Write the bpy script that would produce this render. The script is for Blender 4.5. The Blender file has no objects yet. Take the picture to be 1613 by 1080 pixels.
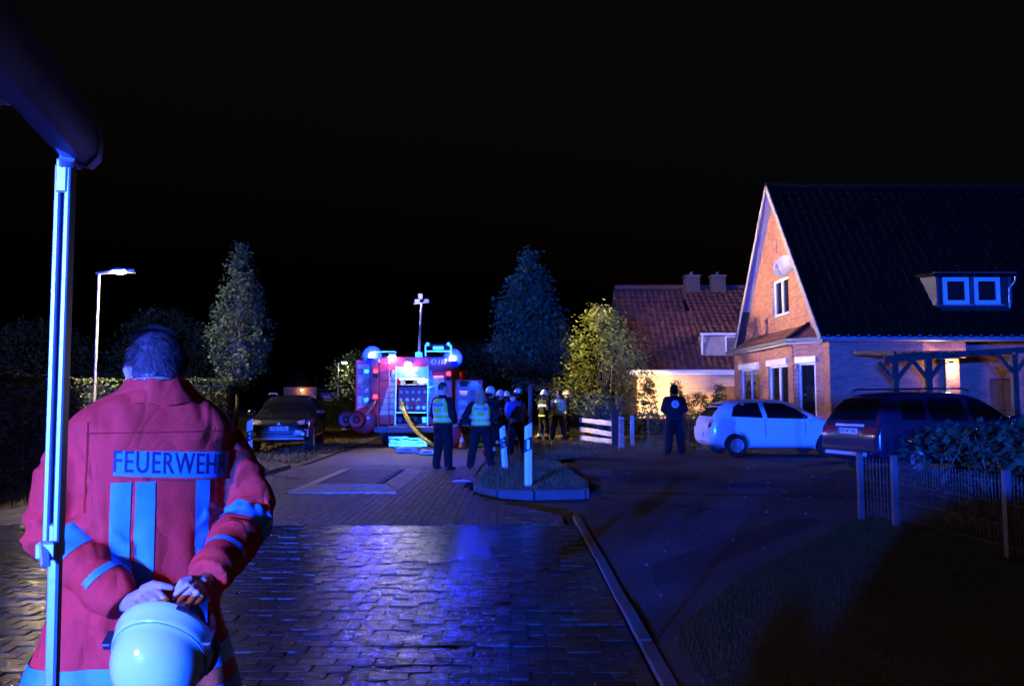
import bpy, bmesh, math, random
from mathutils import Vector, Matrix, noise
from mathutils.bvhtree import BVHTree
from mathutils.geometry import tessellate_polygon

R = math.radians
scene = bpy.context.scene
col = scene.collection

# ------------------------------------------------------------------ camera
CAM = Vector((0.0, 0.0, 1.5))
FOC = 1230.0                       # focal length in photograph pixels (1613 wide)
TILT = math.atan(88.0 / FOC)
cd = bpy.data.cameras.new('camera'); cam = bpy.data.objects.new('camera', cd); col.objects.link(cam)
cam.location = CAM; cam.rotation_euler = (R(90) + TILT, 0, 0)
cd.sensor_width = 36.0; cd.lens = 36.0 * FOC / 1613.0; cd.clip_start = 0.05; cd.clip_end = 2000
scene.camera = cam

# ------------------------------------------------------------------ night sky
w = bpy.data.worlds.new('World'); scene.world = w; w.use_nodes = True
nt = w.node_tree; bg = nt.nodes['Background']
sky = nt.nodes.new('ShaderNodeTexSky'); sky.sky_type = 'NISHITA'; sky.sun_disc = False
sky.sun_elevation = R(-4); sky.sun_rotation = R(150)
nt.links.new(sky.outputs[0], bg.inputs[0]); bg.inputs[1].default_value = 0.12
sd = bpy.data.lights.new('moon', 'SUN'); sun = bpy.data.objects.new('moon', sd); col.objects.link(sun)
sd.energy = 0.006; sd.angle = R(0.5); sd.color = (1.0, 0.93, 0.85); sun.rotation_euler = (R(48), 0, R(-30))

vs = scene.view_settings
vs.view_transform = 'Standard'; vs.look = 'None'; vs.gamma = 1; vs.use_curve_mapping = False; vs.exposure = 0
scene.cycles.use_denoising = True
try: scene.cycles.denoiser = 'OPENIMAGEDENOISE'
except Exception: pass
scene.cycles.max_bounces = 5; scene.cycles.diffuse_bounces = 2; scene.cycles.glossy_bounces = 3
scene.cycles.transmission_bounces = 4; scene.cycles.transparent_max_bounces = 6
scene.cycles.sample_clamp_indirect = 4.0
scene.cycles.caustics_reflective = False; scene.cycles.caustics_refractive = False

# brightness of the lamps (radiance of each lit lens)
LUM = dict(street=5500, added_side_lens=900000, beacon=3000, near_beacon=450000, work=700, tail=14, porch=600, garden=15000,
           far_lamp=1200, awning=1850, scene=6000, bay=80, wall_lamp=130)
BLUE = (0.02, 0.035, 1.0)
WARM = (1.0, 0.74, 0.46)

# ------------------------------------------------------------------ helpers
def P(px, py, y):
    """point at depth y seen at that place in the photograph"""
    xc = (px - 806.5) / FOC; yc = (540 - py) / FOC
    c, s = math.cos(TILT), math.sin(TILT)
    d = Vector((xc, c - yc * s, s + yc * c))
    return CAM + d * (y / d.y)
def G(px, py, z=0.0):
    xc = (px - 806.5) / FOC; yc = (540 - py) / FOC
    c, s = math.cos(TILT), math.sin(TILT)
    d = Vector((xc, c - yc * s, s + yc * c))
    return CAM + d * ((z - CAM.z) / d.z)

class MB:
    def __init__(s): s.v = []; s.f = []; s.M = None
    def add(s, vs, fs):
        o = len(s.v)
        s.v += [tuple(s.M @ Vector(p)) if s.M else tuple(p) for p in vs]
        s.f += [tuple(i + o for i in f) for f in fs]
        return s
    def box(s, c, d, M=None, b=0.0):
        x, y, z = d[0] / 2, d[1] / 2, d[2] / 2
        c = Vector(c)
        if b > 0:
            vs = []
            for sz in (-1, 1):
                for (ix, iy, iz) in ((b, b, 0), (0, 0, b)) if sz < 0 else ((0, 0, b), (b, b, 0)):
                    for a in ((-1, -1), (1, -1), (1, 1), (-1, 1)):
                        vs.append(Vector((a[0] * (x - ix), a[1] * (y - iy), sz * (z - iz))))
            fs = [(3, 2, 1, 0), (12, 13, 14, 15)]
            for k in range(3):
                for i in range(4):
                    j = (i + 1) % 4
                    fs.append((k * 4 + i, k * 4 + j, k * 4 + 4 + j, k * 4 + 4 + i))
        else:
            vs = [Vector((a * x, b_ * y, cc * z)) for cc in (-1, 1) for (a, b_) in ((-1, -1), (1, -1), (1, 1), (-1, 1))]
            fs = [(3, 2, 1, 0), (4, 5, 6, 7), (0, 1, 5, 4), (1, 2, 6, 5), (2, 3, 7, 6), (3, 0, 4, 7)]
        if M is not None: vs = [M @ p for p in vs]
        return s.add([p + c for p in vs], fs)
    def bar(s, a, b, wx, wy=None, up=(0, 0, 1), bev=0.0):
        a = Vector(a); b = Vector(b); d = b - a; L = d.length; d.normalize(); u = Vector(up)
        if abs(d.dot(u)) > 0.98: u = Vector((0, 1, 0))
        x = d.cross(u).normalized(); z = x.cross(d).normalized()
        M = Matrix((x, d, z)).transposed()
        return s.box((a + b) / 2, (wx, L, wy or wx), M, bev)
    def tube(s, pts, rad, n=8, cap=True):
        pts = [Vector(p) for p in pts]
        if not hasattr(rad, '__len__'): rad = [rad] * len(pts)
        vs = []; fs = []
        t0 = (pts[1] - pts[0]).normalized()
        u = Vector((0, 0, 1)) if abs(t0.z) < .9 else Vector((1, 0, 0))
        x = t0.cross(u).normalized()
        for i, p in enumerate(pts):
            t = (pts[min(i + 1, len(pts) - 1)] - pts[max(i - 1, 0)]).normalized()
            x = (x - t * x.dot(t))
            x = x.normalized() if x.length > 1e-6 else t.orthogonal().normalized()
            y = t.cross(x)
            for k in range(n):
                a = 2 * math.pi * k / n
                vs.append(p + (x * math.cos(a) + y * math.sin(a)) * rad[i])
        for i in range(len(pts) - 1):
            for k in range(n):
                j = (k + 1) % n
                fs.append((i * n + k, i * n + j, (i + 1) * n + j, (i + 1) * n + k))
        if cap:
            fs.append(tuple(reversed(range(n)))); m = (len(pts) - 1) * n
            fs.append(tuple(range(m, m + n)))
        return s.add(vs, fs)
    def limb(s, pts, rad, n=12):
        """tube with round ends"""
        pts = [Vector(p) for p in pts]; rad = list(rad)
        a = pts[0] - pts[1]; a.normalize(); b = pts[-1] - pts[-2]; b.normalize()
        P_ = [pts[0] + a * rad[0] * .95, pts[0] + a * rad[0] * .6] + pts + [pts[-1] + b * rad[-1] * .6, pts[-1] + b * rad[-1] * .95]
        R_ = [rad[0] * .25, rad[0] * .78] + rad + [rad[-1] * .78, rad[-1] * .25]
        return s.tube(P_, R_, n)
    def loft(s, rings, cap=True):
        n = len(rings[0]); vs = [p for r in rings for p in r]; fs = []
        for i in range(len(rings) - 1):
            for k in range(n):
                j = (k + 1) % n
                fs.append((i * n + k, i * n + j, (i + 1) * n + j, (i + 1) * n + k))
        if cap:
            fs.append(tuple(reversed(range(n)))); m = (len(rings) - 1) * n
            fs.append(tuple(range(m, m + n)))
        return s.add(vs, fs)
    def body(s, rows, n=20, e=2.4):
        """rows: (z, cx, cy, hw, hd)"""
        rings = []
        for (z, cx, cy, hw, hd) in rows:
            r = []
            for k in range(n):
                a = 2 * math.pi * k / n; ca, sa = math.cos(a), math.sin(a)
                r.append(Vector((cx + hw * math.copysign(abs(ca) ** (2 / e), ca), cy + hd * math.copysign(abs(sa) ** (2 / e), sa), z)))
            rings.append(r)
        return s.loft(rings)
    def lathe(s, prof, n=16, M=None, cap=True):
        rings = []
        for (r, z) in prof:
            ring = [Vector((r * math.cos(2 * math.pi * k / n), r * math.sin(2 * math.pi * k / n), z)) for k in range(n)]
            if M is not None: ring = [M @ p for p in ring]
            rings.append(ring)
        return s.loft(rings, cap)
    def ball(s, c, r, n=12, m=8):
        c = Vector(c); r = Vector(r) if hasattr(r, '__len__') else Vector((r, r, r))
        rings = []
        for i in range(m + 1):
            t = math.pi * (i + .02) / (m + .04) - math.pi / 2
            rings.append([c + Vector((r.x * math.cos(t) * math.cos(2 * math.pi * k / n), r.y * math.cos(t) * math.sin(2 * math.pi * k / n), r.z * math.sin(t))) for k in range(n)])
        return s.loft(rings)
    def prism(s, poly, h, M):
        """poly in local xy, thickness 0..h along local z"""
        n = len(poly)
        vs = [M @ Vector((p[0], p[1], 0)) for p in poly] + [M @ Vector((p[0], p[1], h)) for p in poly]
        fs = [tuple(reversed(range(n))), tuple(range(n, 2 * n))] + [(i, (i + 1) % n, n + (i + 1) % n, n + i) for i in range(n)]
        return s.add(vs, fs)
    def quad(s, a, b, c, d): return s.add([a, b, c, d], [(0, 1, 2, 3)])
    def mesh(s, name='mesh', smooth=False):
        me = bpy.data.meshes.new(name); me.from_pydata([tuple(p) for p in s.v], [], s.f); me.update()
        if smooth: shade(me)
        return me
    def build(s, name, m, parent=None, smooth=False, fix=False):
        me = s.mesh(name, smooth)
        if fix: fixn(me)
        return obj(name, me, m, parent)

def fixn(me):
    b = bmesh.new(); b.from_mesh(me); bmesh.ops.recalc_face_normals(b, faces=b.faces); b.to_mesh(me); b.free()
def shade(me, angle=40):
    me.polygons.foreach_set('use_smooth', [True] * len(me.polygons))
    try: me.set_sharp_from_angle(angle=R(angle))
    except Exception: pass
def obj(name, me, m, parent=None, loc=None, rot=None):
    o = bpy.data.objects.new(name, me); col.objects.link(o)
    if m is not None:
        if len(me.materials) == 0: me.materials.append(m)
    if parent is not None: o.parent = parent
    if loc is not None: o.location = loc
    if rot is not None: o.rotation_euler = rot
    return o
def tag(o, label=None, cat=None, group=None, kind=None):
    if label: o['label'] = label
    if cat: o['category'] = cat
    if group: o['group'] = group
    if kind: o['kind'] = kind
    return o
def thing(name, label, cat, loc=(0, 0, 0), rz=0.0, group=None):
    o = bpy.data.objects.new(name, None); col.objects.link(o); o.empty_display_size = .2
    o.location = loc; o.rotation_euler = (0, 0, rz)
    return tag(o, label, cat, group)
def copy_tree(o, parent=None):
    c = o.copy(); col.objects.link(c); c.parent = parent
    for ch in list(o.children): copy_tree(ch, c)
    return c

TMP = bpy.data.scenes.new('workbench')
def evaluate(me, mods):
    """run modifiers on a mesh in a side scene and return the new mesh"""
    o = bpy.data.objects.new('work', me); TMP.collection.objects.link(o)
    extra = []
    for kind, kw in mods:
        m = o.modifiers.new(kind, kind)
        for k, v in kw.items():
            if k == 'object_mesh':
                e = bpy.data.objects.new('work2', v); TMP.collection.objects.link(e); extra.append(e); m.object = e
            else: setattr(m, k, v)
    vl = TMP.view_layers[0]; vl.update(); dg = vl.depsgraph
    out = bpy.data.meshes.new_from_object(o.evaluated_get(dg), depsgraph=dg)
    for e in extra + [o]: bpy.data.objects.remove(e)
    return out
def remesh(mb, voxel, smooth=4, fac=.5):
    me = mb.mesh(); fixn(me)
    mods = [('REMESH', dict(mode='VOXEL', voxel_size=voxel, use_smooth_shade=True))]
    if smooth: mods.append(('SMOOTH', dict(factor=fac, iterations=smooth)))
    me2 = evaluate(me, mods); shade(me2, 80)
    me2.materials.clear()
    return me2
def bvh_of(me):
    b = bmesh.new(); b.from_mesh(me); t = BVHTree.FromBMesh(b); b.free(); return t
def cut(me, planes, near=None, off=.004, keep=None, largest=False):
    """a clean-edged patch of a mesh: what lies inside all planes (co, no: keep the side against no) lifted by off"""
    b = bmesh.new(); b.from_mesh(me)
    for co, no in planes:
        g = list(b.verts) + list(b.edges) + list(b.faces)
        bmesh.ops.bisect_plane(b, geom=g, plane_co=co, plane_no=no, clear_outer=True)
    dead = []
    for f in b.faces:
        c = f.calc_center_median()
        if near:
            p0, p1, r = near; p0 = Vector(p0); p1 = Vector(p1); d = p1 - p0
            t = max(-.3, min(1.3, (c - p0).dot(d) / d.length_squared))
            if (c - (p0 + d * t)).length > r: dead.append(f); continue
        if keep and not keep(c, f.normal): dead.append(f)
    bmesh.ops.delete(b, geom=dead, context='FACES')
    if largest:
        todo = set(b.faces); best = []
        while todo:
            f = todo.pop(); comp = [f]; stack = [f]
            while stack:
                x = stack.pop()
                for e in x.edges:
                    for y in e.link_faces:
                        if y in todo: todo.discard(y); comp.append(y); stack.append(y)
            if len(comp) > len(best): best = comp
        bs = set(best); bmesh.ops.delete(b, geom=[f for f in b.faces if f not in bs], context='FACES')
    b.normal_update()
    for v in b.verts: v.co += v.normal * off
    out = bpy.data.meshes.new('patch'); b.to_mesh(out); b.free(); shade(out, 80)
    return out
def project(poly, O, U, V, D, bvh, off=.004, step=.06, back=3.0):
    """a flat outline (in U, V) laid onto a surface along direction D"""
    b = bmesh.new()
    vs = [b.verts.new((p[0], p[1], 0)) for p in poly]; b.faces.new(vs)
    xs = [p[0] for p in poly]; ys = [p[1] for p in poly]
    for ax, lo, hi in ((0, min(xs), max(xs)), (1, min(ys), max(ys))):
        k = lo + step
        while k < hi - 1e-4:
            co = [0, 0, 0]; no = [0, 0, 0]; co[ax] = k; no[ax] = 1
            bmesh.ops.bisect_plane(b, geom=list(b.verts) + list(b.edges) + list(b.faces), plane_co=co, plane_no=no)
            k += step
    return drape(b, O, U, V, D, bvh, off, back)
def drape(b, O, U, V, D, bvh, off, back=3.0):
    O = Vector(O); U = Vector(U).normalized(); V = Vector(V).normalized(); D = Vector(D).normalized()
    miss = []
    for v in b.verts:
        q = O + U * v.co.x + V * v.co.y
        hit = bvh.ray_cast(q - D * back, D)
        if hit[0] is None:
            hit2 = bvh.find_nearest(q)
            v.co = hit2[0] - D * off
        else:
            v.co = hit[0] - D * off
    b.normal_update()
    me = bpy.data.meshes.new('draped'); b.to_mesh(me); b.free(); 
    bm = bmesh.new(); bm.from_mesh(me); bm.normal_update()
    s_ = sum((f.normal.dot(D) * f.calc_area() for f in bm.faces))
    if s_ > 0: bmesh.ops.reverse_faces(bm, faces=bm.faces)
    bm.to_mesh(me); bm.free(); shade(me, 70)
    return me
def text_mesh(body, size, thick=0.0, sx=1.0, bold=0.0, space=1.0):
    cu = bpy.data.curves.new('lettering', 'FONT'); cu.body = body; cu.size = size; cu.align_x = 'CENTER'; cu.align_y = 'CENTER'
    cu.extrude = thick; cu.offset = bold; cu.space_character = space; cu.resolution_u = 3
    o = bpy.data.objects.new('work', cu); TMP.collection.objects.link(o)
    vl = TMP.view_layers[0]; vl.update(); dg = vl.depsgraph
    me = bpy.data.meshes.new_from_object(o.evaluated_get(dg), depsgraph=dg)
    bpy.data.objects.remove(o); me.materials.clear()
    if sx != 1.0:
        for v in me.vertices: v.co.x *= sx
    return me
def flat_text(body, size, m, parent, O, U, V, sx=1.0, name='lettering', bold=0.0):
    me = text_mesh(body, size, 0, sx, bold); O = Vector(O); U = Vector(U); V = Vector(V)
    for v in me.vertices: v.co = O + U * v.co.x + V * v.co.y
    return obj(name, me, m, parent)
def drape_text(body, size, m, parent, O, U, V, D, bvh, off, sx=1.0, bold=0.0, space=1.0):
    b = bmesh.new(); b.from_mesh(text_mesh(body, size, 0, sx, bold, space))
    return obj('lettering', drape(b, O, U, V, D, bvh, off), m, parent)

# ------------------------------------------------------------------ materials
MATS = {}
def pm(name, c, rough=.6, metal=0.0, var=.18, scale=5.0, bump=.15, bscale=60.0, coat=0.0, island=0.0, spec=.5, c2=None, trans=0.0, detail=4):
    """procedural paint, cloth, stone ...: noise in colour, gloss and relief"""
    if name in MATS: return MATS[name]
    m = bpy.data.materials.new(name); m.use_nodes = True; MATS[name] = m
    n = m.node_tree; L = n.links; b = n.nodes['Principled BSDF']
    tc = n.nodes.new('ShaderNodeTexCoord')
    no = n.nodes.new('ShaderNodeTexNoise'); no.inputs['Scale'].default_value = scale; no.inputs['Detail'].default_value = detail
    L.new(tc.outputs['Object'], no.inputs['Vector'])
    mix = n.nodes.new('ShaderNodeMix'); mix.data_type = 'RGBA'
    lo = tuple(x * (1 - var) for x in c) if c2 is None else c2
    hi = tuple(min(1, x * (1 + var)) for x in c) if c2 is None else c
    mix.inputs['A'].default_value = (*lo, 1); mix.inputs['B'].default_value = (*hi, 1)
    rr = n.nodes.new('ShaderNodeMapRange'); rr.inputs[1].default_value = .3; rr.inputs[2].default_value = .7
    L.new(no.outputs['Fac'], rr.inputs[0]); L.new(rr.outputs[0], mix.inputs['Factor'])
    last = mix.outputs['Result']
    if island > 0:
        ge = n.nodes.new('ShaderNodeNewGeometry'); oi = n.nodes.new('ShaderNodeObjectInfo')
        ad = n.nodes.new('ShaderNodeMath'); ad.operation = 'ADD'; L.new(ge.outputs['Random Per Island'], ad.inputs[0]); L.new(oi.outputs['Random'], ad.inputs[1])
        fr = n.nodes.new('ShaderNodeMath'); fr.operation = 'FRACT'; L.new(ad.outputs[0], fr.inputs[0])
        mp = n.nodes.new('ShaderNodeMapRange'); mp.inputs[3].default_value = 1 - island; mp.inputs[4].default_value = 1 + island
        L.new(fr.outputs[0], mp.inputs[0])
        hs = n.nodes.new('ShaderNodeHueSaturation'); L.new(last, hs.inputs['Color']); L.new(mp.outputs[0], hs.inputs['Value'])
        h2 = n.nodes.new('ShaderNodeMapRange'); h2.inputs[3].default_value = .5 - .03 * island; h2.inputs[4].default_value = .5 + .03 * island
        L.new(fr.outputs[0], h2.inputs[0]); L.new(h2.outputs[0], hs.inputs['Hue'])
        last = hs.outputs['Color']
    L.new(last, b.inputs['Base Color'])
    b.inputs['Metallic'].default_value = metal
    rm = n.nodes.new('ShaderNodeMapRange'); rm.inputs[3].default_value = max(.03, rough * .82); rm.inputs[4].default_value = min(1, rough * 1.18)
    L.new(no.outputs['Fac'], rm.inputs[0]); L.new(rm.outputs[0], b.inputs['Roughness'])
    b.inputs['Specular IOR Level'].default_value = spec
    if coat: b.inputs['Coat Weight'].default_value = coat; b.inputs['Coat Roughness'].default_value = .08
    if trans: b.inputs['Transmission Weight'].default_value = trans; b.inputs['IOR'].default_value = 1.1
    if bump > 0:
        n2 = n.nodes.new('ShaderNodeTexNoise'); n2.inputs['Scale'].default_value = bscale; n2.inputs['Detail'].default_value = 3
        L.new(tc.outputs['Object'], n2.inputs['Vector'])
        bu = n.nodes.new('ShaderNodeBump'); bu.inputs['Strength'].default_value = bump; bu.inputs['Distance'].default_value = .01
        L.new(n2.outputs['Fac'], bu.inputs['Height']); L.new(bu.outputs[0], b.inputs['Normal'])
    return m
def em(name, c, s):
    if name in MATS: return MATS[name]
    m = bpy.data.materials.new(name); m.use_nodes = True; MATS[name] = m
    b = m.node_tree.nodes['Principled BSDF']
    b.inputs['Base Color'].default_value = (*[min(1, x) for x in c], 1)
    b.inputs['Emission Color'].default_value = (*c, 1); b.inputs['Emission Strength'].default_value = s
    return m
def glass(name, tint=(.02, .025, .03), rough=.04, alpha=.55):
    """a pane: partly seen through, partly mirroring"""
    if name in MATS: return MATS[name]
    m = bpy.data.materials.new(name); m.use_nodes = True; MATS[name] = m
    n = m.node_tree; b = n.nodes['Principled BSDF']
    b.inputs['Base Color'].default_value = (*tint, 1); b.inputs['Roughness'].default_value = rough
    b.inputs['Specular IOR Level'].default_value = .7
    tr = n.nodes.new('ShaderNodeBsdfTransparent'); mx = n.nodes.new('ShaderNodeMixShader')
    fr = n.nodes.new('ShaderNodeFresnel'); fr.inputs[0].default_value = 1.5
    mr = n.nodes.new('ShaderNodeMapRange'); mr.inputs[3].default_value = alpha; mr.inputs[4].default_value = 1.0
    n.links.new(fr.outputs[0], mr.inputs[0]); n.links.new(mr.outputs[0], mx.inputs[0])
    n.links.new(tr.outputs[0], mx.inputs[1]); n.links.new(b.outputs[0], mx.inputs[2])
    n.links.new(mx.outputs[0], n.nodes['Material Output'].inputs[0])
    return m
def brick_tex(name, c1, c2, mortar, sx=.25, sy=.0715):
    if name in MATS: return MATS[name]
    m = bpy.data.materials.new(name); m.use_nodes = True; MATS[name] = m
    n = m.node_tree; b = n.nodes['Principled BSDF']; L = n.links
    tc = n.nodes.new('ShaderNodeTexCoord'); se = n.nodes.new('ShaderNodeSeparateXYZ'); cb = n.nodes.new('ShaderNodeCombineXYZ')
    L.new(tc.outputs['Object'], se.inputs[0]); ad = n.nodes.new('ShaderNodeMath'); L.new(se.outputs['X'], ad.inputs[0]); L.new(se.outputs['Y'], ad.inputs[1])
    L.new(ad.outputs[0], cb.inputs['X']); L.new(se.outputs['Z'], cb.inputs['Y'])
    br = n.nodes.new('ShaderNodeTexBrick'); br.inputs['Scale'].default_value = 1; br.inputs['Brick Width'].default_value = sx; br.inputs['Row Height'].default_value = sy
    br.inputs['Mortar Size'].default_value = .006; br.inputs['Color1'].default_value = (*c1, 1); br.inputs['Color2'].default_value = (*c2, 1); br.inputs['Mortar'].default_value = (*mortar, 1)
    L.new(cb.outputs[0], br.inputs['Vector']); L.new(br.outputs['Color'], b.inputs['Base Color']); b.inputs['Roughness'].default_value = .85
    bu = n.nodes.new('ShaderNodeBump'); bu.inputs['Strength'].default_value = .5; bu.invert = True; L.new(br.outputs['Fac'], bu.inputs['Height']); L.new(bu.outputs[0], b.inputs['Normal'])
    return m

random.seed(11)
def rnd(a, b): return random.uniform(a, b)

# ================================================================== SETTING
m_soil = pm('soil_and_turf', (.035, .04, .018), .95, c2=(.05, .038, .024), scale=.8, bump=.6, bscale=14)
m_turf = pm('turf', (.016, .024, .008), .95, c2=(.045, .04, .02), scale=1.5, bump=.7, bscale=22)
m_dry = pm('dry_grass_and_earth', (.10, .078, .046), .95, c2=(.06, .06, .026), scale=1.3, bump=.7, bscale=25)
m_asph = pm('asphalt', (.10, .10, .105), .9, c2=(.045, .045, .05), scale=.7, bump=.9, bscale=45, detail=8, spec=.2)
m_sand = pm('joint_sand', (.035, .03, .026), .9, bump=.5, bscale=80)
m_pave = pm('wet_paving_brick', (.06, .049, .041), .21, c2=(.036, .03, .027), scale=1.1, bump=.5, bscale=55, island=.35, spec=.26)
m_pave2 = pm('worn_paving_brick', (.10, .075, .058), .7, c2=(.08, .06, .047), scale=1.6, bump=.4, bscale=70, island=.25)
m_kerb = pm('kerb_concrete', (.075, .072, .068), .85, bump=.5, bscale=70, island=.2)
m_pale = pm('pale_concrete', (.34, .31, .27), .7, bump=.4, bscale=60, island=.15)

def sheet(name, poly, z, m, kind='structure', parent=None):
    mb = MB(); n = len(poly)
    mb.add([(p[0], p[1], z) for p in poly], [tuple(range(n))])
    o = mb.build(name, m, parent, fix=True)
    if o.data.polygons[0].normal.z < 0: o.data.flip_normals()
    if parent is None: o['kind'] = kind
    return o
sheet('ground', [(-75, -45), (75, -45), (75, 120), (-75, 120)], -.08, m_soil)
road = sheet('road', [(-7.1, -14), (0.74, -14), (0.74, 10.2), (-.45, 12.2), (-.75, 13.5), (-.62, 17.5), (-.6, 60), (-6.2, 60), (-5.0, 30), (-4.75, 17.5), (-4.9, 14.2), (-7.1, 10.6)], -.03, m_sand)
drive = sheet('driveway', [(.885, -14), (.885, 4.6), (1.2, 4.9), (2.3, 6.5), (4.7, 9.7), (14, 11.2), (22, 12), (22, 22.4), (3.5, 23.2), (1.6, 20.0), (1.35, 14), (1.2, 12.2), (.885, 10.2)], -.008, m_asph)
sheet('path', [(-9.2, -14), (-7.25, -14), (-7.25, 9.6), (-9.2, 9.0)], -.02, pm('brown_path', (.11, .09, .07), .85, bump=.5, bscale=60))

m_patch = pm('patched_asphalt', (.05, .05, .054), .9, c2=(.03, .03, .033), scale=2, bump=.8, bscale=60, spec=.2)
sheet('asphalt_patch', [(1.15, 6.4), (1.6, 6.9), (3.9, 9.9), (3.6, 10.15), (1.3, 7.3)], -.004, m_patch, parent=drive)
sheet('asphalt_patch', [(1.3, 12.6), (6.5, 11.9), (6.6, 12.15), (1.35, 12.9)], -.004, m_patch, parent=drive)
sheet('asphalt_patch', [(1.9, 15.2), (3.4, 14.6), (3.9, 16.2), (2.2, 16.9)], -.004, m_patch, parent=drive)
def inside(x, y, poly):
    c = False; j = len(poly) - 1
    for i in range(len(poly)):
        if (poly[i][1] > y) != (poly[j][1] > y) and x < (poly[j][0] - poly[i][0]) * (y - poly[i][1]) / (poly[j][1] - poly[i][1]) + poly[i][0]: c = not c
        j = i
    return c

# paving bricks: rows across the road near the camera, rows along it farther on
def brick_mesh(lx, ly, h=.04, b=.008, ch=.0):
    mb = MB(); x, y = lx / 2, ly / 2; t = ch or .004
    def ring(i, z):
        return [(-x + i + t, -y + i, z), (x - i - t, -y + i, z), (x - i, -y + i + t, z), (x - i, y - i - t, z), (x - i - t, y - i, z), (-x + i + t, y - i, z), (-x + i, y - i - t, z), (-x + i, -y + i + t, z)]
    a = ring(0, -h); bb = ring(0, -b); c = ring(b, 0)
    mb.loft([[Vector(p) for p in r] for r in (a, bb, c)], cap=False)
    mb.f.append(tuple(range(16, 24)))
    return mb
near_b = brick_mesh(.2175, .1095, b=.0045, ch=.013); far_b = brick_mesh(.1005, .2005, b=.004, ch=.006)
half_b = brick_mesh(.1, .1095, b=.0045, ch=.01); near_mesh = near_b.mesh('brick'); near_mesh.materials.append(m_pave)
far_mesh = far_b.mesh('brick'); far_mesh.materials.append(m_pave2)
cush = (-3.62, -1.86, 12.7, 16.8)
spots = []
row = 0; y = 2.2
while y < 9.45:
    x = -7.0 + (.11 if row % 2 else 0)
    while x < .66:
        if x > -1.02 * y - .6: spots.append((x, y + rnd(-.002, .002), rnd(-.012, .012), rnd(-.006, .004), 0))
        x += .222
    if row % 2 == 0: spots.append((.713, y, 0, rnd(-.006, .003), 2))
    y += .114; row += 1
y0 = y
k = 0; x = -6.9
while x < .62:
    y = y0 + (.1 if k % 2 else 0) + .06
    while y < 18.0:
        ok = inside(x, y, [(-7.05, 9), (.68, 9), (.68, 10.15), (-.5, 12.1), (-.8, 13.5), (-.66, 18.2), (-4.7, 18.2), (-4.95, 14.3), (-7.05, 10.7)])
        if ok and not (cush[0] - .05 < x < cush[1] + .05 and cush[2] - .1 < y < cush[3] + .1): spots.append((x, y, rnd(-.01, .01), rnd(-.005, .003), 1))
        y += .204
    x += .104; k += 1
def seen(sp):
    x, y = sp[0], sp[1]
    return y > 4.0 and x > -.36 * y + .5 - .1 * y and x < .655 * y
vis = sorted([s for s in spots if seen(s) and s[4] < 2], key=lambda s: s[0] ** 2 + s[1] ** 2)[:300]
vset = set(id(s) for s in vis)
for s in vis:
    o = obj('brick', near_mesh if s[4] == 0 else far_mesh, None, road, (s[0], s[1], s[3]), (rnd(-.012, .012), rnd(-.012, .012), s[2]))
for kind, src, m in ((0, near_b, m_pave), (1, far_b, m_pave2), (2, half_b, m_pave)):
    mb = MB()
    for s in spots:
        if s[4] != kind or id(s) in vset: continue
        mb.M = Matrix.Translation((s[0], s[1], s[3])) @ Matrix.Rotation(s[2], 4, 'Z') @ Matrix.Rotation(rnd(-.012, .012), 4, 'X')
        mb.add(src.v, src.f)
    mb.M = None
    o = mb.build('brick_paving', m, road); o['kind'] = 'stuff'
# farther paving, where bricks can no longer be told apart
sheet('far_paving', [(-4.7, 18.0), (-.66, 18.0), (-.62, 60), (-6.1, 60), (-5.0, 30)], -.006, m_pave2, parent=road)

# flush kerb on the right, stone by stone
def kerb(parent, pts, wd=.14, h=.0, ln=1.0, m=m_kerb, top=.012):
    for (a, b) in zip(pts[:-1], pts[1:]):
        a = Vector((*a, 0)); b = Vector((*b, 0)); L = (b - a).length; n = max(1, round(L / ln))
        for i in range(n):
            p = a.lerp(b, (i + .006) / n); q = a.lerp(b, (i + .994) / n)
            mb = MB(); zc = top - .12
            jt_ = Vector((rnd(-.006, .006), rnd(-.006, .006), zc + rnd(-.006, .004))); mb.bar(p + jt_, q + jt_ + Vector((0, 0, rnd(-.004, .004))), wd, .24, bev=.012)
            mb.build('kerb_stone', m, parent)
kerb(road, [(.83, 1.5), (.83, 10.15)], .10, top=.01, ln=.85, m=pm('dirty_kerb', (.085, .08, .078), .85, bump=.6, bscale=60, island=.25))

# traffic cushion
cushion = thing('speed_cushion', 'low brick speed cushion with pale sloping stone rim on the road', 'speed bump', ((cush[0] + cush[1]) / 2, (cush[2] + cush[3]) / 2, 0))
W2, L2 = (cush[1] - cush[0]) / 2, (cush[3] - cush[2]) / 2
tw, tl, hh = .3, .62, .075
def slab(name, pts, m):
    mb = MB(); mb.add(pts, [tuple(range(len(pts)))]); n = len(pts)
    low = [(p[0], p[1], -.05) for p in pts]; mb.add(list(pts) + low, [(i, n + i, n + (i + 1) % n, (i + 1) % n) for i in range(n)])
    return mb.build(name, m, cushion, fix=True)
for sgn in (-1, 1):
    n = 7
    for i in range(n):
        f0, f1 = (i + .015) / n * 2 - 1, (i + .985) / n * 2 - 1
        slab('rim_stone', [(f0 * W2, sgn * L2, .006), (f1 * W2, sgn * L2, .006), (f1 * (W2 - tw), sgn * (L2 - tl), hh), (f0 * (W2 - tw), sgn * (L2 - tl), hh)], m_pale)
    n = 9
    for i in range(n):
        f0, f1 = (i + .015) / n * 2 - 1, (i + .985) / n * 2 - 1
        slab('rim_stone', [(sgn * W2, f0 * L2, .006), (sgn * W2, f1 * L2, .006), (sgn * (W2 - tw), f1 * (L2 - tl), hh), (sgn * (W2 - tw), f0 * (L2 - tl), hh)], m_pale)
mb = MB(); yy = -(L2 - tl) + .06; k = 0
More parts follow.
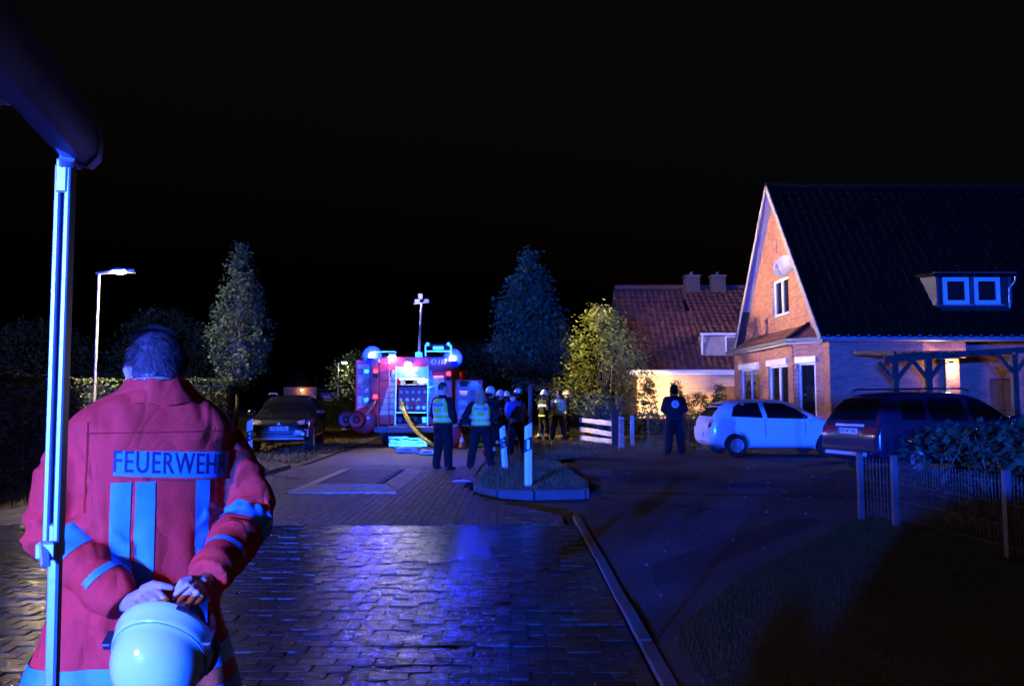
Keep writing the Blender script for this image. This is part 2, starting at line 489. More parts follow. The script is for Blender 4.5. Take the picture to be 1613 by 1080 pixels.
while yy < L2 - tl - .02:
    xx = -(W2 - tw) + .1 + (.1 if k % 2 else 0)
    while xx < W2 - tw - .05:
        mb.M = Matrix.Translation((xx, yy, hh + rnd(-.003, .003))); bb = brick_mesh(.196, .098); mb.add(bb.v, bb.f); xx += .203
    yy += .104; k += 1
mb.M = None; mb.build('brick_top', m_pave2, cushion)['kind'] = 'stuff'
MB().box((0, 0, hh / 2 - .03), ((W2 - tw) * 2 - .004, (L2 - tl) * 2 - .004, hh - .01)).build('core', m_sand, cushion)

# planted islands with raised kerbs
def island(name, label, outline, zk=.075):
    t = thing(name, label, 'traffic island', (0, 0, 0))
    kerb(t, outline + [outline[0]], .15, top=zk, ln=.7)
    mb = MB(); n = len(outline); mb.add([(p[0], p[1], zk - .02) for p in outline], [tuple(range(n))])
    o = mb.build('soil', m_dry, t, fix=True)
    if o.data.polygons[0].normal.z < 0: o.data.flip_normals()
    return t
isl_r = [(-.55, 13.0), (-.2, 12.55), (.35, 12.45), (1.15, 12.6), (1.25, 13.6), (1.0, 18.2), (-.2, 18.6), (-.5, 17.5), (-.62, 14.2)]
isl_l = [(-6.6, 14.4), (-5.3, 14.3), (-4.95, 14.8), (-4.9, 17.2), (-5.4, 17.9), (-6.6, 18)]
t_ir = island('traffic_island', 'kerbed island of dry grass with two marker posts, right of the road', isl_r)
t_il = island('traffic_island', 'kerbed island left of the road in front of the black car', isl_l)

# loose grit on the driveway
rg = random.Random(8); gm = MB()
for i in range(130):
    x, y = rg.uniform(.95, 8.0), rg.uniform(5.2, 19.5); r_ = rg.uniform(.005, .014)
    if x > .62 * y or not inside(x, y, [(.95, 5.4), (1.9, 7.0), (4.2, 10.2), (9, 11.2), (9, 19.5), (1.5, 19.5), (1.3, 12.4), (.95, 10.3)]): continue
    gm.box((x, y, r_ * .3), (r_ * 2, r_ * rg.uniform(1.2, 2.4), r_ * 1.2), Matrix.Rotation(rg.uniform(0, 3), 3, 'Z'), b=r_ * .3)
tag(gm.build('grit', pm('grit_stone', (.17, .165, .16), .8, island=.4)), 'loose grit scattered over the dark driveway', 'grit', kind='stuff')
# verges and lawns
lawn_poly = [(.888, -6), (.888, 4.9), (1.3, 5.65), (1.92, 6.72), (4.28, 9.9), (14, 11.5), (14, -6)]
sheet('lawn', lawn_poly, -.004, m_turf)
verge_poly = [(.7, 18.8), (1.5, 20.1), (3.5, 23.3), (12, 23.0), (12, 36), (-.55, 36), (-.55, 20)]
sheet('verge', verge_poly, -.012, m_dry)
verge_l = [(-12, 10.8), (-7.2, 10.75), (-5.0, 14.2), (-4.85, 17.6), (-5.1, 30), (-6.3, 60), (-14, 60)]
sheet('grass_strip', verge_l, -.016, m_dry)
def blades(name, test, box, n, h, m, seed, parent=None, lean=.5, wd=.006, zf=0.0):
    rr = random.Random(seed); vs = []; fs = []; c = 0; tries = 0
    while c < n and tries < n * 8:
        tries += 1
        x = rr.uniform(box[0], box[1]); y = rr.uniform(box[2], box[3])
        if not test(x, y): continue
        hh_ = h * rr.uniform(.4, 1.25) * (0.6 + .8 * abs(noise.noise(Vector((x * .9, y * .9, 3)))))
        a = rr.uniform(0, 6.28); dx, dy = math.cos(a) * wd, math.sin(a) * wd
        lx, ly = rr.uniform(-lean, lean) * hh_, rr.uniform(-lean, lean) * hh_
        o = len(vs); vs += [(x - dx, y - dy, zf - .02), (x + dx, y + dy, zf - .02), (x + lx, y + ly, zf + hh_)]; fs.append((o, o + 1, o + 2)); c += 1
    mb = MB(); mb.v = vs; mb.f = fs
    return mb.build(name, m, parent)
m_grass = pm('grass_blade', (.03, .055, .012), .9, c2=(.045, .05, .014), scale=2, bump=0, island=.5, spec=.08)
m_straw = pm('dry_blade', (.16, .13, .06), .8, c2=(.08, .085, .03), scale=2, bump=0, island=.5)
tag(blades('grass', lambda x, y: inside(x, y, lawn_poly) and x < .66 * y + .4, (1, 5.5, 3.4, 10), 30000, .036, m_grass, 3, wd=.004), 'short dark lawn grass in front of the wire fence', 'grass', kind='stuff')
tag(blades('grass', lambda x, y: inside(x, y, verge_poly), (-.5, 6, 18.8, 30), 15000, .12, m_straw, 4, wd=.009), 'rough dry grass on the verge beside the plank fence', 'grass', kind='stuff')
tag(blades('grass', lambda x, y: inside(x, y, verge_l) , (-9.5, -5, 10.8, 40), 15000, .13, m_straw, 5, wd=.009), 'rough grass along the hedge and behind the black car', 'grass', kind='stuff')
tag(blades('grass', lambda x, y: inside(x, y, isl_r), (-.7, 1.3, 12.6, 18.5), 6000, .07, m_straw, 6, zf=.08), 'dry grass growing on the kerbed island', 'grass', kind='stuff')

# ================================================================== BRICK HOUSE WITH STEEP GABLE
m_brick = pm('red_facing_brick', (.36, .145, .085), .85, c2=(.27, .10, .065), scale=2.5, bump=.4, bscale=60, island=.22)
m_mort = pm('mortar', (.36, .31, .26), .9, bump=.4, bscale=80)
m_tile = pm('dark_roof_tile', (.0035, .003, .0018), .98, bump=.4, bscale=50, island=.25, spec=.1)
m_redtile = pm('red_clay_tile', (.17, .055, .036), .9, c2=(.10, .036, .026), scale=1.2, bump=.4, bscale=50, island=.25)
m_white = pm('white_window_paint', (.72, .71, .7), .4, var=.06, bump=.05)
m_fascia = pm('painted_fascia', (.27, .24, .235), .6, var=.12, bump=.2, bscale=40)
m_zinc = pm('zinc_gutter', (.3, .3, .32), .45, metal=.6, bump=.1)
m_pane = glass('window_pane', (.012, .013, .018), .03, .35)
m_dark = pm('dark_room', (.03, .028, .026), .9, bump=0)
m_curt = pm('net_curtain', (.55, .52, .48), .9, bump=.4, bscale=30)
m_timber = pm('weathered_timber', (.045, .035, .03), .85, c2=(.03, .025, .022), scale=3, bump=.5, bscale=40)

CL, CH, JT = .24, .0605, .0105
full_mesh = MB().box((0, 0, 0), (CL, .02, CH), b=.003).mesh('brick'); full_mesh.materials.append(m_brick)
house_bricks = []
def brick_wall(parent, O, U, N, spans, z0, z1, stuff, back, thick=.2, prio=0):
    """running bond between z0 and z1; spans(z) gives the free intervals along U"""
    O = Vector(O); U = Vector(U).normalized(); N = Vector(N).normalized(); Z = Vector((0, 0, 1))
    Mr = Matrix((U, N, Z)).transposed().to_4x4()
    if U.cross(N).dot(Z) < 0: pass
    ch = CH + JT; nc = int((z1 - z0) / ch); strips = []
    for c in range(nc):
        z = z0 + (c + .5) * ch; sp = [s for s in spans(z) if s[1] - s[0] > .03]
        if strips and strips[-1][2] == sp: strips[-1][1] = c + 1
        else: strips.append([c, c + 1, sp])
        off = 0 if c % 2 else (CL + JT) / 2
        for (a, b) in sp:
            k = math.floor((a - off) / (CL + JT))
            while off + k * (CL + JT) < b - .02:
                p = max(a, off + k * (CL + JT) + JT / 2); q = min(b, off + (k + 1) * (CL + JT) - JT / 2); k += 1
                if q - p < .03: continue
                cen = O + U * ((p + q) / 2) + Z * (z - O.z) + N * (-.002 + rnd(-.002, .002))
                if q - p > CL - .004: house_bricks.append((prio + rnd(0, .9), cen, Mr, stuff, parent))
                else:
                    stuff.M = Matrix.Translation(cen) @ Mr; stuff.box((0, 0, 0), (q - p, .02, CH)); stuff.M = None
    for (c0, c1, sp) in strips:
        for (a, b) in sp:
            back.M = Matrix.Translation(O + U * ((a + b) / 2) + Z * (z0 + (c0 + c1) / 2 * ch - O.z) - N * (thick / 2 + .004)) @ Mr
            back.box((0, 0, 0), (b - a, thick, (c1 - c0) * ch)); back.M = None
def minus(iv, cuts):
    out = [iv]
    for (a, b) in cuts:
        nx = []
        for (p, q) in out:
            if b <= p or a >= q: nx.append((p, q)); continue
            if a > p: nx.append((p, a))
            if b < q: nx.append((b, q))
        out = nx
    return out
def spans_of(w0, w1, holes):
    return lambda z: minus((w0, w1), [(h[0], h[1]) for h in holes if h[2] < z < h[3]])

HX, HY = 9.37, 23.0                 # near corner of the house
RY, RZ = HY + 4.35, 8.97            # ridge
house = thing('brick_house', 'red brick house with steep gable and bay window, right of the street', 'house', (HX, HY, 0))
def HW(mb_, name, m, **k):         # world-built mesh hung under the house
    o = mb_.build(name, m, house, **k); o.matrix_parent_inverse = Matrix.Translation((-HX, -HY, 0)); return o
stuff = MB(); back = MB()
slope = (RZ - 3.41) / (RY - HY)
def gab(z):                         # gable outline along +Y from the near corner
    i = max(0, (z - 3.41) / slope); return (i, 8.7 - i)
g_holes = [(3.25, 4.85, 4.38, 5.70), (4.28, 4.40, 6.7, 7.2)]
def gspan(z):
    a, b = gab(z); return minus((a, b), [(h[0], h[1]) for h in g_holes if h[2] < z < h[3]] + ([(.55, 8.3)] if z < 3.2 else []))
brick_wall(house, (HX, HY, 0), (0, 1, 0), (-1, 0, 0), gspan, 0, 8.7, stuff, back, prio=1)
# eave wall facing the street corner
brick_wall(house, (HX, HY, 0), (1, 0, 0), (0, -1, 0), spans_of(.0, 2.78, []), 0, 3.38, stuff, back, prio=0)
# porch: lintel block, pier and the wall set back behind
brick_wall(house, (HX + 2.86, HY + .25, 0), (1, 0, 0), (0, -1, 0), spans_of(0, 1.3, []), 2.72, 3.3, stuff, back, prio=1)
brick_wall(house, (HX + 3.62, HY + .2, 0), (1, 0, 0), (0, -1, 0), spans_of(0, .3, []), 0, 2.7, stuff, back, prio=1)
brick_wall(house, (HX + 2.78, HY + 1.6, 0), (1, 0, 0), (0, -1, 0), spans_of(0, 8, [(.35, .72, 0, 2.1), (2.9, 3.8, 0, 2.1)]), 0, 3.3, stuff, back, prio=2)
# bay
B0 = Vector((HX, HY + .5, 0)); B1 = Vector((HX - .62, HY + 1.3, 0)); B2 = Vector((HX - .62, HY + 7.7, 0)); B3 = Vector((HX, HY + 8.4, 0))
bw1 = (.25, .86, .9, 2.62)
win_f = [(.45, 2.35, .95, 2.62), (3.35, 5.6, .95, 2.62)]
def bayface(a, b, holes, prio):
    d = (b - a).normalized(); n = Vector((-abs(d.y), 0, 0)) if abs(d.x) < .01 else Vector((d.y, -d.x, 0)); n = n if n.x < 0 else -n
    brick_wall(house, a, d, n, spans_of(0, (b - a).length, holes), 0, 3.2, stuff, back, thick=.15, prio=prio)
bayface(B0, B1, [bw1], 0); bayface(B1, B2, win_f, 0); bayface(B2, B3, [], 3)
# toothed corner of the bay
mb = MB()
for c in range(44):
    if c % 2: mb.box((B1.x - .012, B1.y - .012, c * (CH + JT) + .036), (.05, .05, CH), Matrix.Rotation(R(30), 3, 'Z'))
HW(mb, 'toothed_corner', m_brick)
house_bricks.sort(key=lambda t: t[0])
for (pr, cen, Mr, st, par) in house_bricks[300:]:
    st.M = Matrix.Translation(cen) @ Mr; st.box((0, 0, 0), (CL, .02, CH)); st.M = None
for (pr, cen, Mr, st, par) in house_bricks[:300]:
    o = obj('brick', full_mesh, None, par); o.matrix_parent_inverse = Matrix.Identity(4)
    o.matrix_basis = Matrix.Translation(cen - Vector((HX, HY, 0))) @ Mr
HW(stuff, 'brickwork', m_brick)['kind'] = 'stuff'
HW(back, 'wall', m_mort)

# windows: frame, mullion, pane, dark room behind, roller box
def window(parent, O, U, N, w_, h_, inv, mull=(.5,), fr=.07, box=False, curtain=(), depth=.09, m=None, roomd=.5, boxh=.2):
    """O lower left corner on the wall face; U along, N outwards"""
    O = Vector(O); U = Vector(U).normalized(); N = Vector(N).normalized(); Z = Vector((0, 0, 1)); m = m or m_white
    M = Matrix((U, N, Z)).transposed().to_4x4(); M.translation = O
    def mk(name, fn, mat, par):
        b_ = MB(); b_.M = M; fn(b_); b_.M = None
        o = b_.build(name, mat, par); 
        if par is parent: o.matrix_parent_inverse = inv
        return o
    def f(b_):
        d = -depth
        b_.box((fr / 2, d, h_ / 2), (fr, .06, h_)); b_.box((w_ - fr / 2, d, h_ / 2), (fr, .06, h_))
        b_.box((w_ / 2, d, fr / 2), (w_ - 2 * fr, .06, fr)); b_.box((w_ / 2, d, h_ - fr / 2), (w_ - 2 * fr, .06, fr))
        for k in mull: b_.box((w_ * k, d - .001, h_ / 2), (fr * 1.25, .056, h_ - 2 * fr))
    win = mk('window', f, m, parent)
    ks = [0] + list(mull) + [1]
    for a, b2 in zip(ks[:-1], ks[1:]):
        mk('pane', lambda b_: b_.box((w_ * (a + b2) / 2, -depth - .012, h_ / 2), (w_ * (b2 - a) - fr * 1.2, .008, h_ - 2 * fr + .01)), m_pane, win)
    mk('room', lambda b_: (b_.quad((0, -roomd, 0), (w_, -roomd, 0), (w_, -roomd, h_), (0, -roomd, h_)), b_.quad((0, -depth - .04, 0), (0, -roomd, 0), (0, -roomd, h_), (0, -depth - .04, h_)),
                           b_.quad((w_, -depth - .04, 0), (w_, -roomd, 0), (w_, -roomd, h_), (w_, -depth - .04, h_)), b_.quad((0, -depth - .04, h_), (w_, -depth - .04, h_), (w_, -roomd, h_), (0, -roomd, h_)),
                           b_.quad((0, -depth - .04, 0), (w_, -depth - .04, 0), (w_, -roomd, 0), (0, -roomd, 0))), m_dark, win)
    mk('sill', lambda b_: b_.box((w_ / 2, .01, -.025), (w_ + .08, .16, .04)), m_mort, win)
    for (c0, c1) in curtain:
        def cf(b_):
            n = 14; pts = [(w_ * (c0 + (c1 - c0) * i / n), -depth - .1 - .02 * math.sin(i * 2.2)) for i in range(n + 1)]
            for (p, q) in zip(pts[:-1], pts[1:]): b_.quad((p[0], p[1], .1), (q[0], q[1], .1), (q[0], q[1], h_ - .05), (p[0], p[1], h_ - .05))
        mk('curtain', cf, m_curt, win)
    if box: mk('roller_box', lambda b_: b_.box((w_ / 2, .005, h_ + boxh / 2 - .02), (w_ + .1, .14, boxh), b=.01), m_white, win)
    return win
HI = Matrix.Translation((-HX, -HY, 0))
window(house, (HX, HY + 4.85, 4.38), (0, -1, 0), (-1, 0, 0), 1.6, 1.32, HI, (.5,), .1, curtain=((.05, .25), (.8, .95)))
mb = MB(); mb.box((HX + .1, HY + 4.34, 6.95), (.05, .14, .52)); HW(mb, 'vent_slit', m_dark)
d01 = (B1 - B0).normalized(); n01 = Vector((d01.y, -d01.x, 0)); n01 = n01 if n01.x < 0 else -n01
o01 = B0 + d01 * bw1[1] + Vector((0, 0, bw1[2]))
window(house, o01, -d01, n01, bw1[1] - bw1[0], bw1[3] - bw1[2], HI, (), .08, box=True)
for hwin in win_f:
    window(house, (B1.x, B1.y + hwin[1], hwin[2]), (0, -1, 0), (-1, 0, 0), hwin[1] - hwin[0], hwin[3] - hwin[2], HI, (.5,), .09, box=True, curtain=((.02, .2), (.8, .98)))
# pot plant behind the bay window
pl = tag(bpy.data.objects.new('palm_plant', None), 'spiky potted palm behind the angled bay window', 'plant'); col.objects.link(pl)
pp = (B0 + B1) / 2 - n01 * .28; pl.location = (pp.x, pp.y, .9)
MB().lathe([(.07, 0.03), (.1, .2), (.11, .2), (.09, .19)], 12).build('pot', pm('terracotta', (.3, .12, .07)), pl)
mb = MB(); mb.tube([(0, 0, .15), (.02, 0, .5), (0, .02, .75)], [.02, .018, .014]); mb.build('stem', m_timber, pl)
mb = MB()
for i in range(46):
    a = rnd(0, 6.28); e = rnd(-.5, 1.3); L_ = rnd(.25, .5); d = Vector((math.cos(a) * math.cos(e), math.sin(a) * math.cos(e), math.sin(e))); z0 = rnd(.6, .78)
    s_ = d.cross(Vector((0, 0, 1))).normalized() * .014; o = Vector((0, 0.01, z0)); md = o + d * L_ * .5 + Vector((0, 0, .03)); tp = o + d * L_ - Vector((0, 0, .08))
    mb.add([o - s_ * .5, o + s_ * .5, md + s_, tp, md - s_], [(0, 1, 2, 3, 4)])
mb.build('leaves', pm('palm_leaf', (.12, .2, .06), .5, bump=0, island=.3), pl)

# roofs of single tiles
def tile_src(w_, l_):
    mb = MB(); n = 6; prof = [(i / n, .028 * math.sin(i / n * 2 * math.pi) * (1 if i < 4 else .8)) for i in range(n + 1)]
    vs = []
    for (s_, zz) in ((0, .045), (l_ + .05, .008)):
        for (t, h_) in prof: vs.append((t * w_ - w_ / 2, s_, h_ + zz))
    for (t, h_) in prof: vs.append((t * w_ - w_ / 2, 0, h_ + .012))
    k = n + 1
    mb.add(vs, [(i, i + 1, k + i + 1, k + i) for i in range(n)] + [(2 * k + i, 2 * k + i + 1, i + 1, i) for i in range(n)])
    return mb
def tile_roof(parent, inv, O, U, S, w_, l_, m, n_single, tw=.3, tl=.34, hole=None, backm=None, left_to_right=True):
    O = Vector(O); U = Vector(U).normalized(); S = Vector(S).normalized(); N = U.cross(S).normalized()
    M = Matrix((U, S, N)).transposed().to_4x4(); M.translation = O
    src = tile_src(tw, tl); me = src.mesh('roof_tile', True); me.materials.append(m)
    big = MB(); cells = []
    nx, ny = int(w_ / tw), int(l_ / tl)
    for j in range(ny):
        for i in range(nx):
            x, y = (i + .5) * tw, j * tl
            if hole and hole(x, y): continue
            cells.append((x, y))
    for q, (x, y) in enumerate(cells):
        T = M @ Matrix.Translation((x, y, rnd(0, .006))) @ Matrix.Rotation(rnd(-.01, .01), 4, 'Z')
        if q < n_single:
            o = obj('roof_tile', me, None, parent); o.matrix_parent_inverse = inv; o.matrix_basis = T
        else: big.M = T; big.add(src.v, src.f); big.M = None
    if big.v:
        o = big.build('roof_tiles', m, parent, True); o.matrix_parent_inverse = inv; o['kind'] = 'stuff'
    b = MB(); b.M = M; b.box((w_ / 2, l_ / 2, -.05), (w_, l_, .06)); b.M = None
    o = b.build('roof_deck', backm or m_timber, parent); o.matrix_parent_inverse = inv
EX = HX - .32; SL = Vector((0, 1, slope)).normalized(); eave = Vector((EX, HY - .16, 3.41 - .16 * slope + .1))
RL = (Vector((EX, RY, RZ + .12)) - eave).length
def dorm_hole(x, y): return 3.85 < x < 6.05 and .85 < y < 2.4
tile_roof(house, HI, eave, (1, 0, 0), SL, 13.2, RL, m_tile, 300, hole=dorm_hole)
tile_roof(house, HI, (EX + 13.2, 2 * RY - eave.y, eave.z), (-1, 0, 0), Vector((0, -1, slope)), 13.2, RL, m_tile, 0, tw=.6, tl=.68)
mb = MB(); mb.tube([(EX - .02, RY, RZ + .1), (EX + 13.2, RY, RZ + .1)], .12, 8); HW(mb, 'ridge', m_tile, smooth=True)
# verge boards and gutter
mb = MB()
for sg in (-1, 1):
    a = Vector((EX - .012, RY + sg * (RY - eave.y), eave.z - .06)); b = Vector((EX - .012, RY, RZ + .04))
    mb.bar(a, b, .03, .2, up=(0, -sg * .77, .64))
HW(mb, 'verge_board', m_fascia)
mb = MB(); mb.quad((EX, eave.y + .05, eave.z - .1), (HX, eave.y + .05, eave.z - .1), (HX, RY, RZ - .1), (EX, RY, RZ - .1))
mb.quad((EX, 2 * RY - eave.y, eave.z - .1), (HX, 2 * RY - eave.y, eave.z - .1), (HX, RY, RZ - .1), (EX, RY, RZ - .1)); HW(mb, 'verge_soffit', m_fascia)
mb = MB(); mb.tube([(EX, HY - .36, 3.34 - .3), (EX + .01, HY - .36, 3.34 - .3)], .01)
mb = MB(); gy = HY - .23; gz = eave.z - .06
mb.loft([[Vector((x_, gy + .075 * math.cos(a), gz + .075 * math.sin(a))) for a in [math.pi + math.pi * k / 8 for k in range(9)]] for x_ in (EX, EX + 13.2)], cap=True)
HW(mb, 'gutter', m_zinc, smooth=True)
mb = MB(); mb.box((EX + 6.6, HY - .08, 3.36), (13.1, .14, .03)); mb.box((EX + 6.6, HY - .15, 3.29), (13.1, .025, .14)); HW(mb, 'eave_board', m_fascia)
# bay roof
mb = MB(); e0 = B0 + Vector((-.05, -.22, 3.3)); e1 = B1 + Vector((-.2, -.12, 3.3)); e2 = B2 + Vector((-.2, .12, 3.3)); e3 = B3 + Vector((-.05, .2, 3.3))
t1 = Vector((HX + .05, B1.y + .25, 3.86)); t2 = Vector((HX + .05, B2.y - .25, 3.86)); t0 = Vector((HX + .05, B0.y - .2, 3.36)); t3 = Vector((HX + .05, B3.y + .2, 3.36))
mb.add([e0, e1, e2, e3, t0, t1, t2, t3], [(0, 1, 5, 4), (1, 2, 6, 5), (2, 3, 7, 6)]); br = HW(mb, 'bay_roof', m_redtile)
mb = MB(); n = 21
for j in range(3):
    for i in range(n):
        f = (i + .5) / n; g = (j + .1) / 3
        p = e1.lerp(e2, f).lerp(t1.lerp(t2, f), g); q = e1.lerp(e2, f).lerp(t1.lerp(t2, f), g + .36)
        mb.bar(p + Vector((0, 0, .035)), q + Vector((0, 0, .012)), .29, .03, up=(-.6, 0, .8), bev=.008)
o = mb.build('bay_tiles', m_redtile, br); o['kind'] = 'stuff'
mb = MB()
for i in range(6):
    p = e1.lerp(t1, (i + .2) / 6); q = e1.lerp(t1, (i + 1.2) / 6); mb.bar(p + Vector((0, 0, .07)), q + Vector((0, 0, .05)), .2, .06, bev=.02)
mb.build('hip_tiles', m_tile, br)
mb = MB()
for a, b in ((e0, e1), (e1, e2), (e2, e3)): mb.bar(a + Vector((0, 0, -.06)), b + Vector((0, 0, -.06)), .05, .13)
HW(mb, 'bay_fascia', m_fascia)
mb = MB(); mb.tube([e1 + Vector((-.06, -.03, .0)), e2 + Vector((-.06, 0, 0))], .06, 8); mb.tube([e0 + Vector((-.03, -.05, 0)), e1 + Vector((-.06, -.03, 0))], .06, 8); HW(mb, 'bay_gutter', m_zinc, smooth=True)
# dormer
DX0, DX1, DY, DZ0, DZ1 = 12.85, 15.05, HY + .45, 4.33, 5.28
mb = MB(); mb.box(((DX0 + DX1) / 2, DY + .9, DZ1 + .06), (DX1 - DX0 + .3, 2.2, .1), Matrix.Rotation(R(6), 3, 'X')); HW(mb, 'dormer_roof', m_tile)
mb = MB()
for x_ in (DX0, DX1): mb.box((x_, DY + .7, (DZ0 + DZ1) / 2), (.08, 1.5, DZ1 - DZ0))
mb.box(((DX0 + DX1) / 2, DY + .02, DZ0 - .03), (DX1 - DX0, .1, .06)); mb.box(((DX0 + DX1) / 2, DY + .04, (DZ0 + DZ1) / 2), (.16, .06, DZ1 - DZ0)); mb.box(((DX0 + DX1) / 2, DY + .04, DZ1 - .03), (DX1 - DX0, .06, .1))
HW(mb, 'dormer_wall', pm('slate_cladding', (.06, .06, .065), .7))
for x_ in (DX0 + .2, DX0 + 1.14): window(house, (x_, DY, DZ0 + .02), (1, 0, 0), (0, -1, 0), .78, .82, HI, (), .12, depth=.03)
mb = MB(); mb.tube([(DX0 - .15, DY - .12, DZ1 - .01), (DX1 + .15, DY - .12, DZ1 - .01)], .045, 8); mb.tube([(DX1 + .12, DY - .12, DZ1), (DX1 + .1, DY - .12, DZ1 - .25), (DX1 - .06, DY - .08, DZ1 - .45), (DX1 - .06, DY - .06, DZ0 - .1)], .03, 8); HW(mb, 'dormer_gutter', m_zinc, smooth=True)
# front door in the porch, side door panel
mb = MB(); mb.box((HX + 3.3, HY + 1.62, 1.05), (.36, .05, 2.1)); HW(mb, 'side_light', m_pane)
mb = MB(); mb.box((HX + 6.1, HY + 1.6, 1.05), (.9, .06, 2.1), b=.01); mb.box((HX + 6.1, HY + 1.555, 1.5), (.5, .03, .7), b=.01); mb.box((HX + 6.1, HY + 1.555, .6), (.5, .03, .5), b=.01); dr = HW(mb, 'door', pm('brown_door', (.16, .08, .035), .5))
mb = MB(); mb.tube([(HX + 6.45, HY + 1.5, 1.0), (HX + 6.45, HY + 1.5, 1.2)], .015); mb.build('handle', m_zinc, dr)
# porch lamp
pl_ = thing('porch_lamp', 'glowing glass porch lamp on the brick house', 'lamp', (HX + 3.5, HY - .12, 2.46))
MB().lathe([(.05, .14), (.075, .12), (.085, .08), (.03, .06)], 12).build('lamp_cap', m_dark, pl_, True)
MB().box((.0, .17, .1), (.03, .36, .03)).build('bracket', m_dark, pl_)
MB().ball((0, 0, -.02), (.085, .085, .1)).build('lamp_shade', em('porch_glow', (1, .68, .38), LUM['porch']), pl_, True)
# pergola
pg = thing('timber_pergola', 'dark timber pergola with braced posts in front of the porch', 'pergola', (11.0, 20.6, 0))
def PG(name, fn): b_ = MB(); fn(b_); return b_.build(name, m_timber, pg)
pa, pb_ = P(1392, 566, 20.6), P(1612, 551, 20.6)
for px in (1410, 1463, 1598):
    q = P(px, 600, 20.6); x_ = q.x - 11.0; f = (px - 1392) / 220; zt = pa.z + (pb_.z - pa.z) * f - .06
    PG('post', lambda b_: b_.box((x_, 0, zt / 2), (.14, .14, zt), b=.01))
    for sg in (-1, 1): PG('brace', lambda b_: b_.bar((x_ + sg * .05, 0, zt - .5), (x_ + sg * .42, 0, zt - .03), .07, .09))
PG('beam', lambda b_: b_.bar((pa.x - 11, 0, pa.z), (pb_.x - 11, 0, pb_.z), .12, .16))
for i in range(7):
    f = (i + .3) / 7; x_ = pa.x + (pb_.x - pa.x) * f - 11
    PG('rafter', lambda b_: b_.bar((x_, -.3, pa.z + .14), (x_, 2.1, pa.z + .3), .07, .12))
# satellite dish on the gable
sdh = thing('satellite_dish', 'pale round satellite dish mounted on the gable', 'satellite dish', (HX - .02, HY + 2.55, 5.75))
Md = Matrix.Translation((-.42, -.1, .1)) @ Vector((-1.0, -.75, .25)).to_track_quat('Z', 'Y').to_matrix().to_4x4()
MB().lathe([(.01, -.09), (.15, -.078), (.28, -.035), (.38, .02), (.385, .015), (.28, -.05), (.15, -.092), (.01, -.104)], 28, Md, cap=False).build('dish', pm('dish_paint', (.26, .25, .24), .6), sdh, True)
mb = MB(); mb.tube([(0, 0, 0), (-.35, -.05, .05)], .022); mb.tube([Md @ Vector((0, -.36, 0)), Md @ Vector((0, -.1, .38))], .012); mb.build('arm', m_zinc, sdh)
mb = MB(); mb.tube([Md @ Vector((0, -.12, .34)), Md @ Vector((0, -.08, .44))], .035); mb.build('receiver', m_white, sdh)

# ================================================================== NEIGHBOUR HOUSE
NX, NY = 5.75, 37.0
nb = thing('neighbour_house', 'brick house with red tiled roof and two chimneys behind the bushes', 'house', (NX, NY, 0))
NI = Matrix.Translation((-NX, -NY, 0))
def NB(mb_, name, m, parent=None, **k):
    o = mb_.build(name, m, parent or nb, **k)
    if parent is None: o.matrix_parent_inverse = NI
    return o
m_nb = brick_tex('pale_brick_wall', (.42, .25, .17), (.36, .2, .13), (.45, .38, .3))
mb = MB(); mb.box((NX + 6, NY + 4.2, 1.42), (11.6, 8, 2.84)); NB(mb, 'wall', m_nb)
nsl = (7.35 - 2.75) / 4.55
mb = MB()
for x_ in (NX + .22, NX + 11.78): mb.add([(x_, NY + .2, 2.8), (x_, NY + 8.2, 2.8), (x_, NY + 4.2, 6.9)], [(0, 1, 2)])
NB(mb, 'gable', m_nb)
nE = Vector((NX - .3, NY - .4, 2.78)); nL = Vector((0, 4.55, 4.6)).length
tile_roof(nb, NI, nE, (1, 0, 0), (0, 4.55, 4.6), 12.6, nL, m_redtile, 300, tw=.3, tl=.36)
tile_roof(nb, NI, (NX + 12.3, NY + 8.7, 2.78), (-1, 0, 0), (0, -4.55, 4.6), 12.6, nL, m_redtile, 0, tw=.6, tl=.72)
mb = MB(); mb.tube([(NX - .3, NY + 4.15, 7.42), (NX + 12.3, NY + 4.15, 7.42)], .12, 8); NB(mb, 'ridge', m_redtile, smooth=True)
mb = MB(); mb.tube([(NX - .3, NY - .46, 2.8), (NX + 12.3, NY - .46, 2.8)], .065, 8); mb.box((NX + 6, NY - .36, 2.72), (12.5, .04, .16)); NB(mb, 'gutter', m_white, smooth=True)
mb = MB()
for sg in (0, 1):
    a = Vector((NX - .31, NY - .4 + sg * 9.1, 2.74)); b = Vector((NX - .31, NY + 4.15, 7.36)); mb.bar(a, b, .03, .18)
NB(mb, 'verge_board', m_timber)
for (px, wd) in ((1090, .75), (1131, .7)):
    q = P(px, 450, NY + 3.6); mb = MB(); mb.box((q.x, NY + 3.7, 7.35), (wd, .6, 1.1)); ch_ = NB(mb, 'chimney', brick_tex('chimney_brick', (.07, .055, .05), (.05, .04, .04), (.08, .075, .07)))
    mb = MB(); mb.box((q.x, NY + 3.7, 7.92), (wd + .12, .72, .06)); mb.tube([(q.x, NY + 3.7, 7.95), (q.x, NY + 3.7, 8.15)], .09); mb.build('chimney_cap', m_kerb, ch_)
